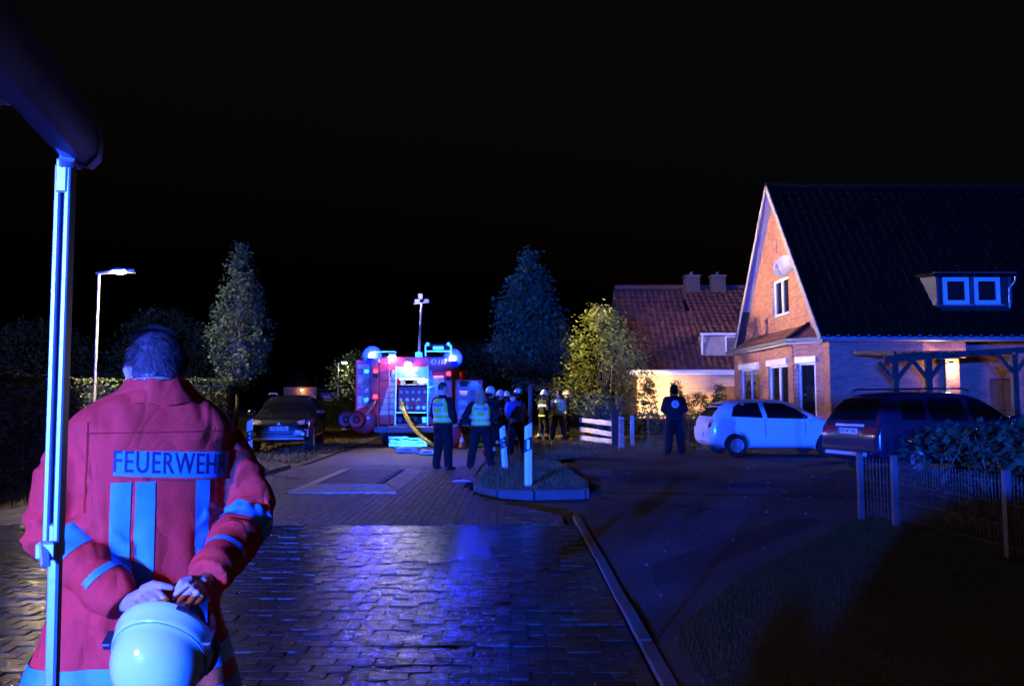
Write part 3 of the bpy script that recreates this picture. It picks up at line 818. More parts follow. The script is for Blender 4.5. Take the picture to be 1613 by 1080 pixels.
# wide dormer with white gutter
a = P(1108, 527, NY - .1); x0 = a.x
mb = MB(); mb.box((x0 + 2.0, NY + .75, 4.05), (3.9, 1.2, .95)); NB(mb, 'dormer_wall', pm('dormer_cladding', (.3, .25, .22), .8))
tile_roof(nb, NI, (x0 - .15, NY - .1, 4.55), (1, 0, 0), (0, 3.9, 2.75), 4.3, 4.7, m_redtile, 0, tw=.3, tl=.36)
mb = MB(); mb.tube([(x0 - .15, NY - .18, 4.56), (x0 + 4.1, NY - .18, 4.56)], .06, 8); mb.tube([(x0 - .05, NY - .17, 4.55), (x0 - .05, NY - .1, 4.3), (x0 - .05, NY + .02, 4.1), (x0 - .05, NY + .02, 3.6)], .04, 8); NB(mb, 'dormer_gutter', m_white, smooth=True)
window(nb, (x0 + 1.1, NY + .14, 3.68), (1, 0, 0), (0, -1, 0), 1.5, .8, NI, (.5,), .06, depth=.0, roomd=.05)
mb = MB(); q = P(1155, 620, NY); mb.box((q.x + .1, NY + .18, 1.05), (.95, .06, 2.1)); nd = NB(mb, 'door', pm('garden_door', (.2, .1, .04), .5)); mb = MB(); mb.tube([(q.x - .2, NY + .12, 1.0), (q.x - .2, NY + .12, 1.15)], .02); mb.build('handle', m_zinc, nd)
mb = MB(); q2 = P(1119, 490, NY + 2.3); mb.box((q2.x - .9, NY + 2.9, 6.3), (.6, .8, .08), Matrix.Rotation(R(45), 3, 'X')); NB(mb, 'roof_window', m_pane)

# ================================================================== FAR HOUSE ON THE LEFT
fh = thing('far_house', 'low far house with orange lamp-lit wall beyond the black car', 'house', (-22.1, 86, 0))
m_fw = pm('rendered_wall', (.3, .18, .11), .9, bump=.3)
MB().box((-1.2, 3, 1.4), (3.6, 6, 2.8)).build('wall', m_fw, fh)
mb = MB(); mb.prism([(-2.1, 2.81), (2.1, 2.81), (0, 4.6)], 6.6, Matrix(((1, 0, 0, -1.2), (0, 0, 1, -.3), (0, 1, 0, 0), (0, 0, 0, 1)))); mb.build('roof', m_tile, fh)
MB().box((2.3, 2.3, 1.1), (2.6, 4, 2.2)).build('garage', pm('pale_render', (.16, .16, .17), .9), fh)
MB().box((2.3, 2.3, 2.26), (2.8, 4.2, .1)).build('garage_roof', m_tile, fh)
MB().box((2.3, .285, .95), (2.0, .03, 1.9)).build('garage_door', m_white, fh)
MB().box((-2.2, -.01, 1.3), (.9, .06, 1.1)).build('window', m_pane, fh)
wl = thing('wall_lamp', 'small glowing wall lamp on the far house', 'lamp', (-23.0, 85.6, 2.5)); 
MB().box((0, .2, .06), (.12, .4, .05)).build('bracket', m_dark, wl); MB().ball((0, 0, 0), (.12, .12, .07)).build('lamp_shade', em('wall_lamp_glow', (1, .5, .16), LUM['wall_lamp']), wl, True)

# ================================================================== STREET LAMPS
m_pole = pm('galvanised_pole', (.12, .12, .125), .6, metal=.2, bump=.1)
def street_lamp(label, x, y, H, arm_dx, lum, glow):
    t = thing('street_lamp', label, 'street lamp', (x, y, 0), group='street lamps on the left side of the road')
    mb = MB(); mb.tube([(0, 0, -.05), (0, 0, .9), (0, 0, .92), (0, 0, H)], [.065, .065, .048, .038], 12); mb.build('pole', m_pole, t, True)
    mb = MB(); s_ = 1 if arm_dx > 0 else -1
    mb.bar((-.06 * s_, 0, H - .02), (arm_dx * .5, 0, H + .04), .16, .07, bev=.02)
    mb.loft([[Vector((arm_dx * f, w_ * math.cos(a), H + .05 + .03 * f + h_ * max(-.15, math.sin(a)))) for a in [2 * math.pi * k / 14 for k in range(14)]] for (f, w_, h_) in ((.42, .08, .05), (.55, .13, .085), (.8, .15, .095), (1.0, .12, .07), (1.06, .04, .02))])
    mb.build('lamp_head', pm('lamp_housing', (.25, .25, .26), .4), t, True)
    L_ = abs(arm_dx) * .42
    mb = MB(); mb.ball((arm_dx * .78, 0, H + .045), (L_ * .62, .115, .075), 14, 8); mb.build('lens', em(glow, WARM, lum), t, True)
    if glow == 'street_glow':
        # lens added to light the gable; its lip keeps light off the ground below
        Ms = Matrix.Translation((arm_dx + .02, 0, H + .06)) @ Matrix.Rotation(R(8), 4, 'Z')
        def side_part(name, c_, d_, m_):
            b_ = MB(); b_.M = Ms; b_.box(c_, d_); b_.M = None; b_.build(name, m_, t)
        side_part('added_side_lens', (0, 0, 0), (.012, .12, .07), em('added_side_glow', WARM, LUM['added_side_lens']))
        side_part('lip', (.12, .02, -.041), (.26, .2, .01), MATS['lamp_housing']); side_part('hood', (.1, .02, .045), (.22, .2, .01), MATS['lamp_housing'])
        side_part('cheek', (.12, -.066, 0), (.27, .008, .08), MATS['lamp_housing']); side_part('cheek', (.09, .09, 0), (.2, .008, .08), MATS['lamp_housing'])
    return t
q = P(156, 430, 23.5)
street_lamp('tall street lamp glowing above the hedge, left', q.x, 23.5, q.z, .8, LUM['street'], 'street_glow')
q = P(533, 572, 67.0)
street_lamp('small far street lamp glowing left of the fire engine', q.x, 67.0, q.z, .7, LUM['far_lamp'], 'far_glow')

# ================================================================== TREES AND SHRUBS
m_bark = pm('bark', (.09, .075, .06), .9, bump=.7, bscale=30)
m_leaf = pm('maple_leaf', (.05, .088, .024), .65, c2=(.034, .06, .02), scale=1.5, bump=0, island=.4)
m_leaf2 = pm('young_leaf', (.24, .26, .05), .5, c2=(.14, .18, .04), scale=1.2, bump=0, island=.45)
m_hedge = pm('hedge_leaf', (.055, .09, .025), .6, c2=(.04, .06, .02), scale=1, bump=0, island=.45)
m_conif = pm('conifer_needles', (.045, .065, .035), .8, bump=0, island=.4)
m_laurel = pm('laurel_leaf', (.05, .085, .04), .28, c2=(.035, .06, .03), scale=3, bump=.1, island=.35, spec=.6)
def leafmb(mb, p, size, rr, droop=.2, up=None):
    a = rr.uniform(0, 6.283); e = rr.uniform(-.9, .7) - droop
    d = Vector((math.cos(a) * math.cos(e), math.sin(a) * math.cos(e), math.sin(e)))
    s_ = d.cross(Vector((rr.uniform(-.5, .5), rr.uniform(-.5, .5), 1))).normalized()
    n = s_.cross(d); L_ = size * rr.uniform(.65, 1.25); wd = L_ * rr.uniform(.32, .45)
    o = len(mb.v)
    for q in (p - d * L_ * .5, p - d * L_ * .05 + s_ * wd - n * L_ * .08, p + d * L_ * .5, p - d * L_ * .05 - s_ * wd - n * L_ * .08): mb.v.append(tuple(q))
    mb.f += [(o, o + 1, o + 2), (o, o + 2, o + 3)]
def crown_points(rr, prof, n_cl, per, spread, z0, z1, lump=.25, hollow=.35):
    """clumps inside a profile of revolution: prof(f) radius at height fraction"""
    out = []
    seed = rr.uniform(0, 99)
    for c in range(n_cl):
        while True:
            f = rr.random(); 
            if rr.random() < (prof(f) / 1.2) + .12: break
        a = rr.uniform(0, 6.283); r_ = prof(f) * math.sqrt(rr.uniform(hollow, 1.0))
        r_ *= 1 + lump * noise.noise(Vector((math.cos(a) * 1.5 + seed, math.sin(a) * 1.5, f * 5)))
        cen = Vector((r_ * math.cos(a), r_ * math.sin(a), z0 + (z1 - z0) * f))
        k = int(per * rr.uniform(.4, 1.6))
        for i in range(k):
            out.append((cen, cen + Vector((rr.gauss(0, spread), rr.gauss(0, spread), rr.gauss(0, spread * .8)))))
    return out
def street_tree(label, x, y, H, zb, rad, seed, m):
    rr = random.Random(seed); t = thing('maple_tree', label, 'tree', (x, y, 0), group='young street trees')
    prof = lambda f: rad * (.38 + .62 * math.sin(min(1, f / .36) * math.pi / 2)) * (1 if f < .36 else max(.07, 1 - ((f - .36) / .66) ** 1.25))
    mb = MB(); mb.tube([(0, 0, -.05), (.01, 0, zb), (.02, .01, zb + (H - zb) * .5), (0, 0, H - .3)], [.065, .055, .035, .01], 10); mb.build('trunk', m_bark, t, True)
    pts = crown_points(rr, prof, 360, 26, .12, zb - .1, H)
    br = MB(); done = set()
    for (c, p) in pts:
        key = (round(c.x, 3), round(c.z, 3))
        if key in done: continue
        done.add(key)
        if len(done) % 3 == 0: br.tube([(0.01, 0, max(zb * .95, c.z - .55 - .3 * rr.random())), (c.x * .55, c.y * .55, c.z - .2), tuple(c)], [.014, .009, .003], 4, cap=False)
    br.build('limbs', m_bark, t)
    mb = MB()
    for (c, p) in pts: leafmb(mb, p, .12, rr)
    mb.build('crown', m, t)
    return t
qa = P(373, 640, 27.5); street_tree('slim street tree beside the black car, lit green by the street lamp', qa.x, 27.5, P(373, 386, 27.5).z, P(373, 604, 27.5).z, 1.04, 5, m_leaf)
qa = P(835, 640, 20.5); street_tree('slim street tree behind the tall blue-lit marker post', qa.x, 20.5, P(835, 398, 20.5).z, P(835, 600, 20.5).z, 1.04, 9, m_leaf)

def bush(name, label, x, y, stems, H, rad, zb, ncl, per, size, m, seed, spread=.16, prof=None, cat='bush', showstem=True, group=None):
    rr = random.Random(seed); t = thing(name, label, cat, (x, y, 0), group=group)
    prof = prof or (lambda f: rad * max(.08, math.sin(min(1, (f + .18) / .62) * math.pi / 2) * (1 if f < .5 else 1 - .75 * ((f - .5) / .5) ** 1.6)))
    pts = crown_points(rr, prof, ncl, per, spread, zb, H, lump=.4, hollow=.25)
    if showstem:
        mb = MB()
        cs = [c for (c, p) in pts]
        for i in range(stems):
            c = cs[rr.randrange(len(cs))]; b0 = Vector((rr.uniform(-.3, .3), rr.uniform(-.25, .25), -.05))
            mb.tube([b0, b0.lerp(c, .35) + Vector((0, 0, .25)), b0.lerp(c, .7) + Vector((0, 0, .12)), c], [.03, .022, .013, .004], 5, cap=False)
        mb.build('stems', m_bark, t)
    mb = MB()
    for (c, p) in pts: leafmb(mb, p, size, rr, .1)
    mb.build('crown' if cat == 'tree' else 'foliage', m, t)
    return t
q = G(955, 690); qb = P(950, 640, 28.5)
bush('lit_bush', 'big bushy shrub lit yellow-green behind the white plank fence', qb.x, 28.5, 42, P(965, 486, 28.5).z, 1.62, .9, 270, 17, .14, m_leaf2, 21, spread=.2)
qb = P(876, 640, 33)
bush('conifer', 'grey-green round conifer behind the firefighters with helmets', qb.x, 33, 6, P(876, 505, 33).z, .95, .3, 330, 18, .1, m_conif, 22, cat='tree', spread=.12)
for (px, Y, top, rad, lab) in ((1022, 34.5, 596, .42, 'dark columnar shrub left of the person, against the lit wall'), (1066, 34.5, 600, .42, 'dark columnar shrub right behind the standing person'), (1134, 35, 606, .4, 'short columnar shrub beside the neighbour door')):
    qb = P(px, 640, Y)
    bush('columnar_shrub', lab, qb.x, Y, 5, P(px, top, Y).z, rad, .1, 160, 14, .1, m_conif, px, spread=.07, prof=lambda f, r=rad: r * (1 - .75 * f ** 3), group='columnar shrubs by the neighbour wall')
for (px, Y, top, rad, lab) in ((1098, 34.8, 621, .62, 'low round box shrub in front of the lit wall'), (1198, 33, 652, .5, 'low shrub behind the white car roof')):
    qb = P(px, 650, Y)
    bush('round_shrub', lab, qb.x, Y, 4, P(px, top, Y).z, rad, .15, 130, 14, .1, m_hedge, px, spread=.09, prof=lambda f, r=rad: r * (.75 + .25 * math.sin(f * 3.1)), group='round shrubs by the neighbour wall')
for (px, Y, top, rad, lab, zb) in ((255, 60, 490, 4.2, 'large dark tree behind the hedge and lamp', 1.5), (60, 62, 510, 5.0, 'broad dark tree far left behind the hedge', 1.2), (580, 70, 560, 4.0, 'dark tree far behind the fire engine', 1.0), (745, 62, 545, 4.5, 'dark tree beyond the firefighters', 1.0)):
    qb = P(px, 640, Y)
    bush('dark_tree', lab, qb.x, Y, 8, P(px, top, Y).z, rad, zb, 420, 14, .28, m_leaf, px, spread=.35, cat='tree', group='dark background trees')

# clipped hedge on the left
def hedge(label, pts, h, th, n, size, m, seed, name='clipped_hedge'):
    rr = random.Random(seed); t = thing(name, label, 'hedge', (0, 0, 0))
    core = MB(); lf = MB(); tot = sum(((Vector(b) - Vector(a)).length for a, b in zip(pts[:-1], pts[1:])))
    for a, b in zip(pts[:-1], pts[1:]):
        a = Vector((*a, 0)); b = Vector((*b, 0)); L_ = (b - a).length; d = (b - a).normalized(); s_ = Vector((-d.y, d.x, 0))
        core.bar(a + Vector((0, 0, h / 2 - .08)), b + Vector((0, 0, h / 2 - .08)), th - .22, h - .12)
        for i in range(int(n * L_ / tot)):
            u = rr.uniform(0, L_); g = rr.random()
            bump_ = .06 * noise.noise(Vector((u * 1.3, g * 3, seed)))
            if g < .62: v = rr.uniform(0.02, h); off = th / 2 * (1 if rr.random() < .5 else -1)
            elif g < .94: v = h; off = rr.uniform(-th / 2, th / 2)
            else: u = rr.choice((0, L_)); v = rr.uniform(0, h); off = rr.uniform(-th / 2, th / 2)
            p = a + d * u + s_ * (off * (1 + bump_ * 2)) + Vector((rr.gauss(0, .035), rr.gauss(0, .035), v + bump_ + rr.gauss(0, .03)))
            leafmb(lf, p, size, rr, 0)
    core.build('twigs', pm('hedge_core', (.02, .024, .012), .95, bump=.8, bscale=25), t); lf.build('foliage', m, t)
    return t
hedge('tall clipped hedge at the left edge behind the awning leg', [(-7.6, 8.5), (-8.2, 11.5), (-9.9, 17.2)], 1.88, .9, 24000, .075, m_hedge, 31)
hedge('clipped hedge behind the street lamp, lit green on its face', [(-15.5, 25.4), (-9.45, 26.2)], 2.1, .9, 16000, .085, m_hedge, 34)
hedge('low garden hedge in front of the neighbour wall', [(4.6, 33.2), (12.5, 33.0)], .8, .7, 7000, .1, m_hedge, 32)
hedge('dark hedge beyond the verge behind the fire engine', [(-13, 46), (-7.5, 45)], 1.3, 1.0, 5000, .12, m_hedge, 33)

# laurel leaves spilling over the wire fence
rr = random.Random(77)
lau = thing('laurel_shrub', 'glossy dark laurel shrub spilling over the wire fence', 'bush', (6.2, 9.0, 0))
mb = MB(); st = MB()
for i in range(3600):
    f = rr.random(); px = 1390 + 330 * f
    Y = rr.uniform(7.4, 10.2); 
    X = rr.uniform(4.95, 8.2)
    hmax = 1.02 + .3 * math.sin(min(1, (X - 4.8) / 1.0) * 1.57) + .12 * noise.noise(Vector((X * 1.4, Y * 1.4, 2))) - .12 * abs(Y - 9)
    z = hmax * (rr.random() ** .45)
    p = Vector((X - 6.2, Y - 9.0, max(.05, z))); leafmb(mb, p, .12, rr, -.25)
for i in range(60):
    X, Y = rr.uniform(5.2, 8), rr.uniform(7.8, 10); st.tube([(X - 6.2, Y - 9, -.03), (X - 6.2 + rr.uniform(-.2, .2), Y - 9 + rr.uniform(-.2, .2), .5), (X - 6.2 + rr.uniform(-.4, .4), Y - 9 + rr.uniform(-.4, .4), 1.05)], [.016, .011, .005], 5, cap=False)
st.build('stems', m_bark, lau); mb.build('foliage', m_laurel, lau)

# ================================================================== FENCES
m_wire = pm('grey_fence_steel', (.08, .085, .09), .5, metal=.3, bump=.05)
fp = [(4.38, 9.92), (4.58, 9.45), (4.73, 7.55), (4.9, 5.6), (5.05, 3.6)]
fence = thing('wire_fence', 'grey double-rod wire mesh fence with square posts on the lawn', 'fence', (4.6, 8, 0))
wire = MB(); wire.tube([(0, 0, .05), (0, 0, .77)], .0035, 5); wire_me = wire.mesh('rod'); wire_me.materials.append(m_wire)
post_me = MB().box((0, 0, .39), (.06, .06, .86), b=.004).mesh('post'); post_me.materials.append(m_wire)
for i, (x, y) in enumerate(fp):
    po = obj('post', post_me, None, fence, (x - 4.6, y - 8, 0), (0, 0, .1))
    MB().box((0, 0, .825), (.066, .066, .012)).build('post_cap', m_dark, po)
for a, b in zip(fp[:-1], fp[1:]):
    a = Vector((*a, 0)) - Vector((4.6, 8, 0)); b = Vector((*b, 0)) - Vector((4.6, 8, 0)); L_ = (b - a).length; n = int(L_ / .05)
    for k in range(1, n):
        p = a.lerp(b, k / n); obj('rod', wire_me, None, fence, (p.x, p.y, rnd(-.003, .003)))
    s_ = (b - a).normalized().cross(Vector((0, 0, 1))) * .007
    for z in (.1, .3, .5, .7):
        mb = MB()
        for sg in (-1, 1): mb.tube([a + s_ * sg + Vector((0, 0, z)), b + s_ * sg + Vector((0, 0, z))], .003, 5)
        mb.build('cross_rod', m_wire, fence)
# white plank fence, brick pier and end posts
m_wplank = pm('worn_white_planks', (.5, .47, .46), .75, c2=(.3, .27, .26), scale=4, bump=.6, bscale=30)
wf = thing('plank_fence', 'worn white three-plank fence section below the lit bush', 'fence', (3.0, 27, 0))
a, b = G(912, 690), G(966, 697)
ya, yb = 28.2, 25.6
for (za, zb_) in ((P(914, 661, ya).z, P(966, 667, yb).z), (P(914, 675, ya).z, P(966, 684, yb).z), (P(922, 690, ya).z, P(966, 697, yb).z)):
    p, q = P(913, 660, ya), P(967, 660, yb)
    mb = MB(); mb.bar((p.x - 3, ya - 27, max(.12, za)), (q.x - 3, yb - 27, max(.1, zb_)), .035, .17, bev=.006); mb.build('plank', m_wplank, wf)
for f in (.18, .58, .95):
    p = P(913, 660, ya).lerp(P(967, 660, yb), f); mb = MB(); mb.box((p.x - 3 + .03, p.y - 27 + .06, .38), (.08, .07, .86)); mb.build('post', m_timber, wf)
pr = thing('gate_post', 'short dark square gate post at the end of the white planks', 'post', (*G(969, 704).xy, 0), group='posts at the garden entrance')
MB().box((0, 0, .48), (.2, .2, .98), b=.015).build('shaft', m_timber, pr); MB().box((0, 0, 1.0), (.26, .26, .06), b=.02).build('cap', m_timber, pr)
bp = thing('brick_pier', 'narrow pale brick pier between the dark gate posts', 'pier', (*G(979, 706).xy, 0))
for k in range(13): MB().box((rnd(-.006, .006), 0, .04 + k * .073), (.14, .22, .062), b=.006).build('brick', pm('pier_brick', (.32, .22, .16), .85, island=.3), bp)
MB().box((0, 0, .48), (.12, .2, .95)).build('mortar', m_mort, bp)
p3 = thing('gate_post', 'grey metal gate post right of the narrow brick pier', 'post', (*G(996, 702).xy, 0), group='posts at the garden entrance')
mb = MB(); mb.box((0, 0, .47), (.11, .11, .96), b=.01); mb.build('shaft', m_zinc, p3); MB().box((0, 0, .96), (.13, .13, .03), b=.01).build('cap', m_zinc, p3)
gf = thing('garden_fence', 'dark wire garden fence running behind the standing person', 'fence', (5.0, 24.2, 0))
for k in range(8):
    mb = MB(); mb.tube([(-.8 + k * .62, 0, -.02), (-.8 + k * .62, 0, .95)], .022, 6); mb.build('post', m_wire, gf)
for k in range(11):
    mb = MB(); mb.tube([(-.8, 0, .06 + k * .085), (3.55, 0, .06 + k * .085)], .004, 4); mb.build('line_wire', m_wire, gf)

# ================================================================== MARKER POSTS
m_mark = pm('marker_plastic', (.72, .72, .72), .45, var=.08, bump=.1)
m_black = pm('black_plastic', (.02, .02, .022), .5, bump=.1)
m_refl = pm('reflector', (.6, .65, .7), .15, bump=.3, bscale=200, spec=.8)
def marker(label, loc, h, rz=0, lean=0, backside=False, dot=False):
    t = thing('marker_post', label, 'marker post', loc, rz, 'roadside marker posts'); t.rotation_euler = (0, lean, rz)
    w_ = .12
    def seg(name, z0, z1, m, sl0=0, sl1=0, g=0):
        mb = MB(); x = w_ / 2 + g; d = .05 + g
        ring = lambda z, s_: [Vector((-x, -d, z - s_)), Vector((0, -d - .02, z)), Vector((x, -d, z + s_)), Vector((x * .7, d * .6, z + s_)), Vector((-x * .7, d * .6, z - s_))]
        mb.loft([ring(z0, sl0), ring(z1, sl1)]); return mb.build(name, m, t)
    s_ = .03
    seg('foot', -.05, h - .43, m_mark, 0, s_)
    bd = seg('band', h - .43 + .001, h - .22, m_black, s_, s_, .003)
    seg('head', h - .219, h, m_mark, s_, s_)
    if not dot: MB().box((.0, -.084, h - .325), (.045, .014, .16), b=.006).build('reflector', m_refl, bd)
    else:
        for dz in (-.04, .05): MB().lathe([(.022, 0), (.022, .01)], 10, Matrix.Translation((.012, -.072, h - .325 + dz)) @ Matrix.Rotation(R(90), 4, 'X')).build('reflector', m_refl, bd)
    return t
marker('tall marker post lit bright blue on the front edge of the island', (*G(832, 766, .06).xy, .055), 1.02)
marker('leaning marker post farther back on the island, beside the policewoman', (*G(795, 737, .06).xy, .055), .86, .15, lean=-.07, dot=True)
g = P(394, 700, 16.4); marker('marker post in front of the parked black car', (g.x, 16.4, .055), 1.0, 0, dot=True)
# drain cover
dc = thing('drain_cover', 'small wet metal drain grate in the gutter beside the island', 'drain', (*G(728, 757).xy, .004))
MB().box((0, 0, .0), (.36, .3, .012), b=.003).build('frame', pm('wet_iron', (.12, .12, .13), .22, metal=.7, bump=.3), dc)
for k in range(6): MB().box((-.14 + k * .056, 0, .009), (.02, .24, .008)).build('slat', MATS['wet_iron'], dc)
# litter
lt = MB(); lt.ball((0, 0, .07), (.16, .1, .07), 9, 6)
for i, v in enumerate(lt.v):
    n_ = noise.noise(Vector(v) * 14); lt.v[i] = (v[0] * (1 + .5 * n_), v[1] * (1 + .4 * n_), max(0, v[2] * (1 + .7 * n_)))
o = lt.build('paper_bag', pm('crumpled_paper', (.75, .73, .74), .8)); o.location = (*G(541, 677).xy, -.02); tag(o, 'crumpled white paper bag in the grass left of the engine', 'litter')
for i, (px, py) in enumerate(((1090, 703), (1096, 703))):
    lt = MB(); lt.ball((0, 0, .035), (.03, .03, .04), 8, 5); o = lt.build('white_stone', pm('white_stone_mat', (.7, .7, .7), .8, bump=.4)); o.location = (*G(px, py).xy, 0)
    tag(o, ('left' if i == 0 else 'right') + ' one of two small white stones behind the white car', 'stone', 'pair of white stones')

# ================================================================== CARS
m_tyre = pm('tyre_rubber', (.018, .018, .019), .8, bump=.4, bscale=80)
m_rim = pm('alloy_rim', (.6, .6, .62), .35, metal=.25, bump=.05)
m_cglass = glass('car_glass', (.006, .007, .009), .03, .96)
m_trim = pm('black_trim', (.015, .015, .016), .5, bump=.1)
m_plate = pm('number_plate', (.75, .75, .74), .35, var=.04, bump=.03)
m_ink = pm('black_ink', (.01, .01, .012), .5, bump=0)
m_redl = pm('red_lamp_glass', (.32, .02, .02), .1, bump=.2, bscale=120, coat=.5)
m_clear = pm('clear_lamp_glass', (.55, .56, .58), .1, bump=.4, bscale=90, coat=.6, metal=.3)
m_seat = pm('seat_cloth', (.06, .06, .065), .9)
def wheel(parent, x, y, r, wd, sg, spokes=10):
    M = Matrix.Translation((x, y, r)) @ Matrix.Rotation(R(-90) * sg, 4, 'X')
    t = MB(); t.lathe([(r * .62, -wd / 2), (r * .93, -wd / 2), (r, -wd * .3), (r, wd * .3), (r * .93, wd / 2), (r * .62, wd / 2), (r * .6, wd * .3), (r * .6, -wd * .3), (r * .62, -wd / 2)], 28, M, cap=False)
    ty = t.build('wheel', m_tyre, parent, True, fix=True)
    b = MB(); b.M = M
    b.lathe([(r * .64, wd * .1), (r * .64, wd * .42), (r * .56, wd * .42), (r * .54, wd * .12)], 28, cap=False); b.lathe([(r * .14, wd * .0), (r * .14, wd * .34), (.001, wd * .36)], 14)
    for k in range(spokes):
        a = 2 * math.pi * k / spokes + (.1 if k % 2 else -.1) * (10 / spokes); b.bar((math.cos(a) * r * .1, math.sin(a) * r * .1, wd * .3), (math.cos(a) * r * .58, math.sin(a) * r * .58, wd * .34), r * .11, .02, up=(0, 0, 1))
    b.lathe([(r * .6, -wd * .05), (.001, -wd * .05)], 20); b.M = None
    b.build('rim', m_rim, ty, True, fix=True)
def car_body(st, W):
    """st rows: x, z_bottom, z_belt, z_top, w_low, w_belt, w_top (half widths as share of W/2)"""
    rings = []
    for (x, zb, zm, zt, wl, wb, wt) in st:
        h = W / 2; g = zt - zm
        half = [(0, zb), (wl * .7 * h, zb), (wl * h, zb + .09), (max(wl, wb) * 1.005 * h, zb + (zm - zb) * .5), (wb * h, zm - .03), (wb * h * .985, zm + min(.03, g * .15)), ((wb * .35 + wt * .65) * h, zm + g * .62), (wt * h, zt - min(.05, g * .3)), (wt * .72 * h, zt - min(.008, g * .04)), (0, zt + .012)]
        ring = [Vector((x, y, z)) for (y, z) in half] + [Vector((x, -y, z)) for (y, z) in reversed(half[1:-1])]
        rings.append(ring)
    mb = MB(); mb.loft(rings); me = mb.mesh(); fixn(me)
    return me
def make_car(name, label, loc, rz, st, W, wheels, paint, wr, ww=.2, sub=2):
    t = thing(name, label, 'car', loc, rz)
    me = car_body(st, W)
    cyl = MB()
    for (x, sg) in [(x, s_) for x in wheels for s_ in (-1, 1)]:
        cyl.tube([(x, sg * (W / 2 - .3), wr + .01), (x, sg * (W / 2 + .2), wr + .01)], wr * 1.17, 28)
    cm = cyl.mesh(); fixn(cm)
    me = evaluate(me, [('SUBSURF', dict(levels=sub, render_levels=sub)), ('BOOLEAN', dict(operation='DIFFERENCE', solver='EXACT', object_mesh=cm))])
    me.materials.clear(); shade(me, 35); body = obj('body', me, paint, t)
    bv = bvh_of(me)
    for x in wheels:
        for sg in (-1, 1): wheel(t, x, sg * (W / 2 - ww / 2 - .015), wr, ww, sg)
        mb = MB(); mb.tube([(x, -W / 2 + .1, wr), (x, W / 2 - .1, wr)], .05); mb.build('axle', m_trim, t)
    return t, bv, me
def side(t, bv, W, poly, m, name, off=.005, both=True, step=.1):
    for sg in ((-1, 1) if both else (-1,)):
        me = project(poly, (0, sg * W, 0), (1, 0, 0), (0, 0, 1), (0, -sg, 0), bv, off, step); o = obj(name, me, m, t)
    return o
def front(t, bv, L, poly, m, name, sg, off=.006, step=.1, parent=None):
    me = project(poly, (sg * L, 0, 0), (0, 1, 0), (0, 0, 1), (-sg, 0, 0), bv, off, step); return obj(name, me, m, parent or t)
def mir(poly): return [(-a, b) for (a, b) in reversed(poly)]
def plate(t, bv, L, z, sg, txt, y=0, w_=.52, h_=.11):
    h = bv.ray_cast(Vector((sg * L, y, z)), Vector((-sg, 0, 0)))[0]; x = h.x + sg * .012
    p = MB().box((x, y, z), (.012, w_, h_), b=.003).build('number_plate', m_plate, t)
    if txt: flat_text(txt, h_ * .95, m_ink, p, (x + sg * .0075, y, z), (0, sg * 1.0, 0), (0, 0, 1), sx=.82, bold=.003)
    MB().box((x + sg * .0071, y - sg * (w_ / 2 - .025), z), (.002, .035, h_ * .9)).build('plate_band', pm('plate_blue', (.02, .06, .4), .4), p)

# --- white hatchback in the driveway
W1 = 1.66
st = [(-1.90, .42, .62, .66, .70, .72, .60), (-1.88, .33, .74, .82, .84, .86, .70), (-1.80, .27, .92, 1.02, .95, .93, .74), (-1.62, .22, 1.0, 1.27, .98, .96, .66), (-1.38, .2, 1.01, 1.43, 1, .97, .65), (-1.0, .19, 1.0, 1.485, 1, .98, .67), (-.4, .18, .985, 1.505, 1, .985, .69), (.15, .18, .97, 1.48, 1, .985, .69), (.55, .18, .96, 1.36, 1, .98, .68), (.9, .18, .955, 1.14, 1, .97, .72), (1.12, .19, .94, 1.0, 1, .96, .78), (1.45, .2, .86, .91, .98, .93, .74), (1.7, .22, .74, .8, .93, .88, .68), (1.84, .27, .6, .68, .84, .78, .6), (1.89, .36, .5, .56, .68, .64, .5)]
m_wcar = pm('white_car_paint', (.74, .75, .75), .3, var=.03, bump=.02, coat=.6)
cy = 21.3; c0 = P(1200, 690, cy)
wc, bv, me = make_car('white_car', 'small white hatchback parked across the driveway, seen from its side', (c0.x + .22, cy, 0), R(4), st, W1, (-1.2, 1.25), m_wcar, .295)
side(wc, bv, 3, [(-1.34, 1.045), (-.50, 1.005), (-.56, 1.40), (-1.02, 1.40), (-1.22, 1.30)], m_cglass, 'window')
side(wc, bv, 3, [(-.38, 1.0), (.83, .975), (.45, 1.23), (.12, 1.38), (-.42, 1.40)], m_cglass, 'window')
side(wc, bv, 3, [(-.475, 1.0), (-.405, 1.0), (-.445, 1.40), (-.535, 1.40)], m_wcar, 'door_pillar', .004)
for xx in (-.45, .62): side(wc, bv, 3, [(xx, .3), (xx + .015, .3), (xx + .015, .98), (xx, .98)], m_trim, 'door_gap', .0025, step=.2)
side(wc, bv, 3, [(-1.25, .62), (-1.237, .62), (-1.237, 1.0), (-1.25, 1.0)], m_trim, 'door_gap', .0025, step=.2)
for xx in (-1.0, .02):
    for sg in (-1, 1):
        h = bv.ray_cast(Vector((xx, sg * 3, .86)), Vector((0, -sg, 0)))[0]; MB().bar((xx - .08, h.y + sg * .015, .86), (xx + .08, h.y + sg * .015, .86), .025, .03, bev=.008).build('door_handle', m_wcar, wc)
side(wc, bv, 3, [(-.8, .2), (.85, .2), (.85, .26), (-.8, .26)], m_trim, 'sill', .006)
front(wc, bv, 3, [(-.52, 1.04), (.52, 1.04), (.46, 1.36), (-.46, 1.36)], m_cglass, 'rear_window', -1)
for pl2 in ([(.5, .74), (.76, .78), (.8, .96), (.6, .94)],): 
    front(wc, bv, 3, pl2, m_redl, 'tail_light', -1); front(wc, bv, 3, mir(pl2), m_redl, 'tail_light', -1)
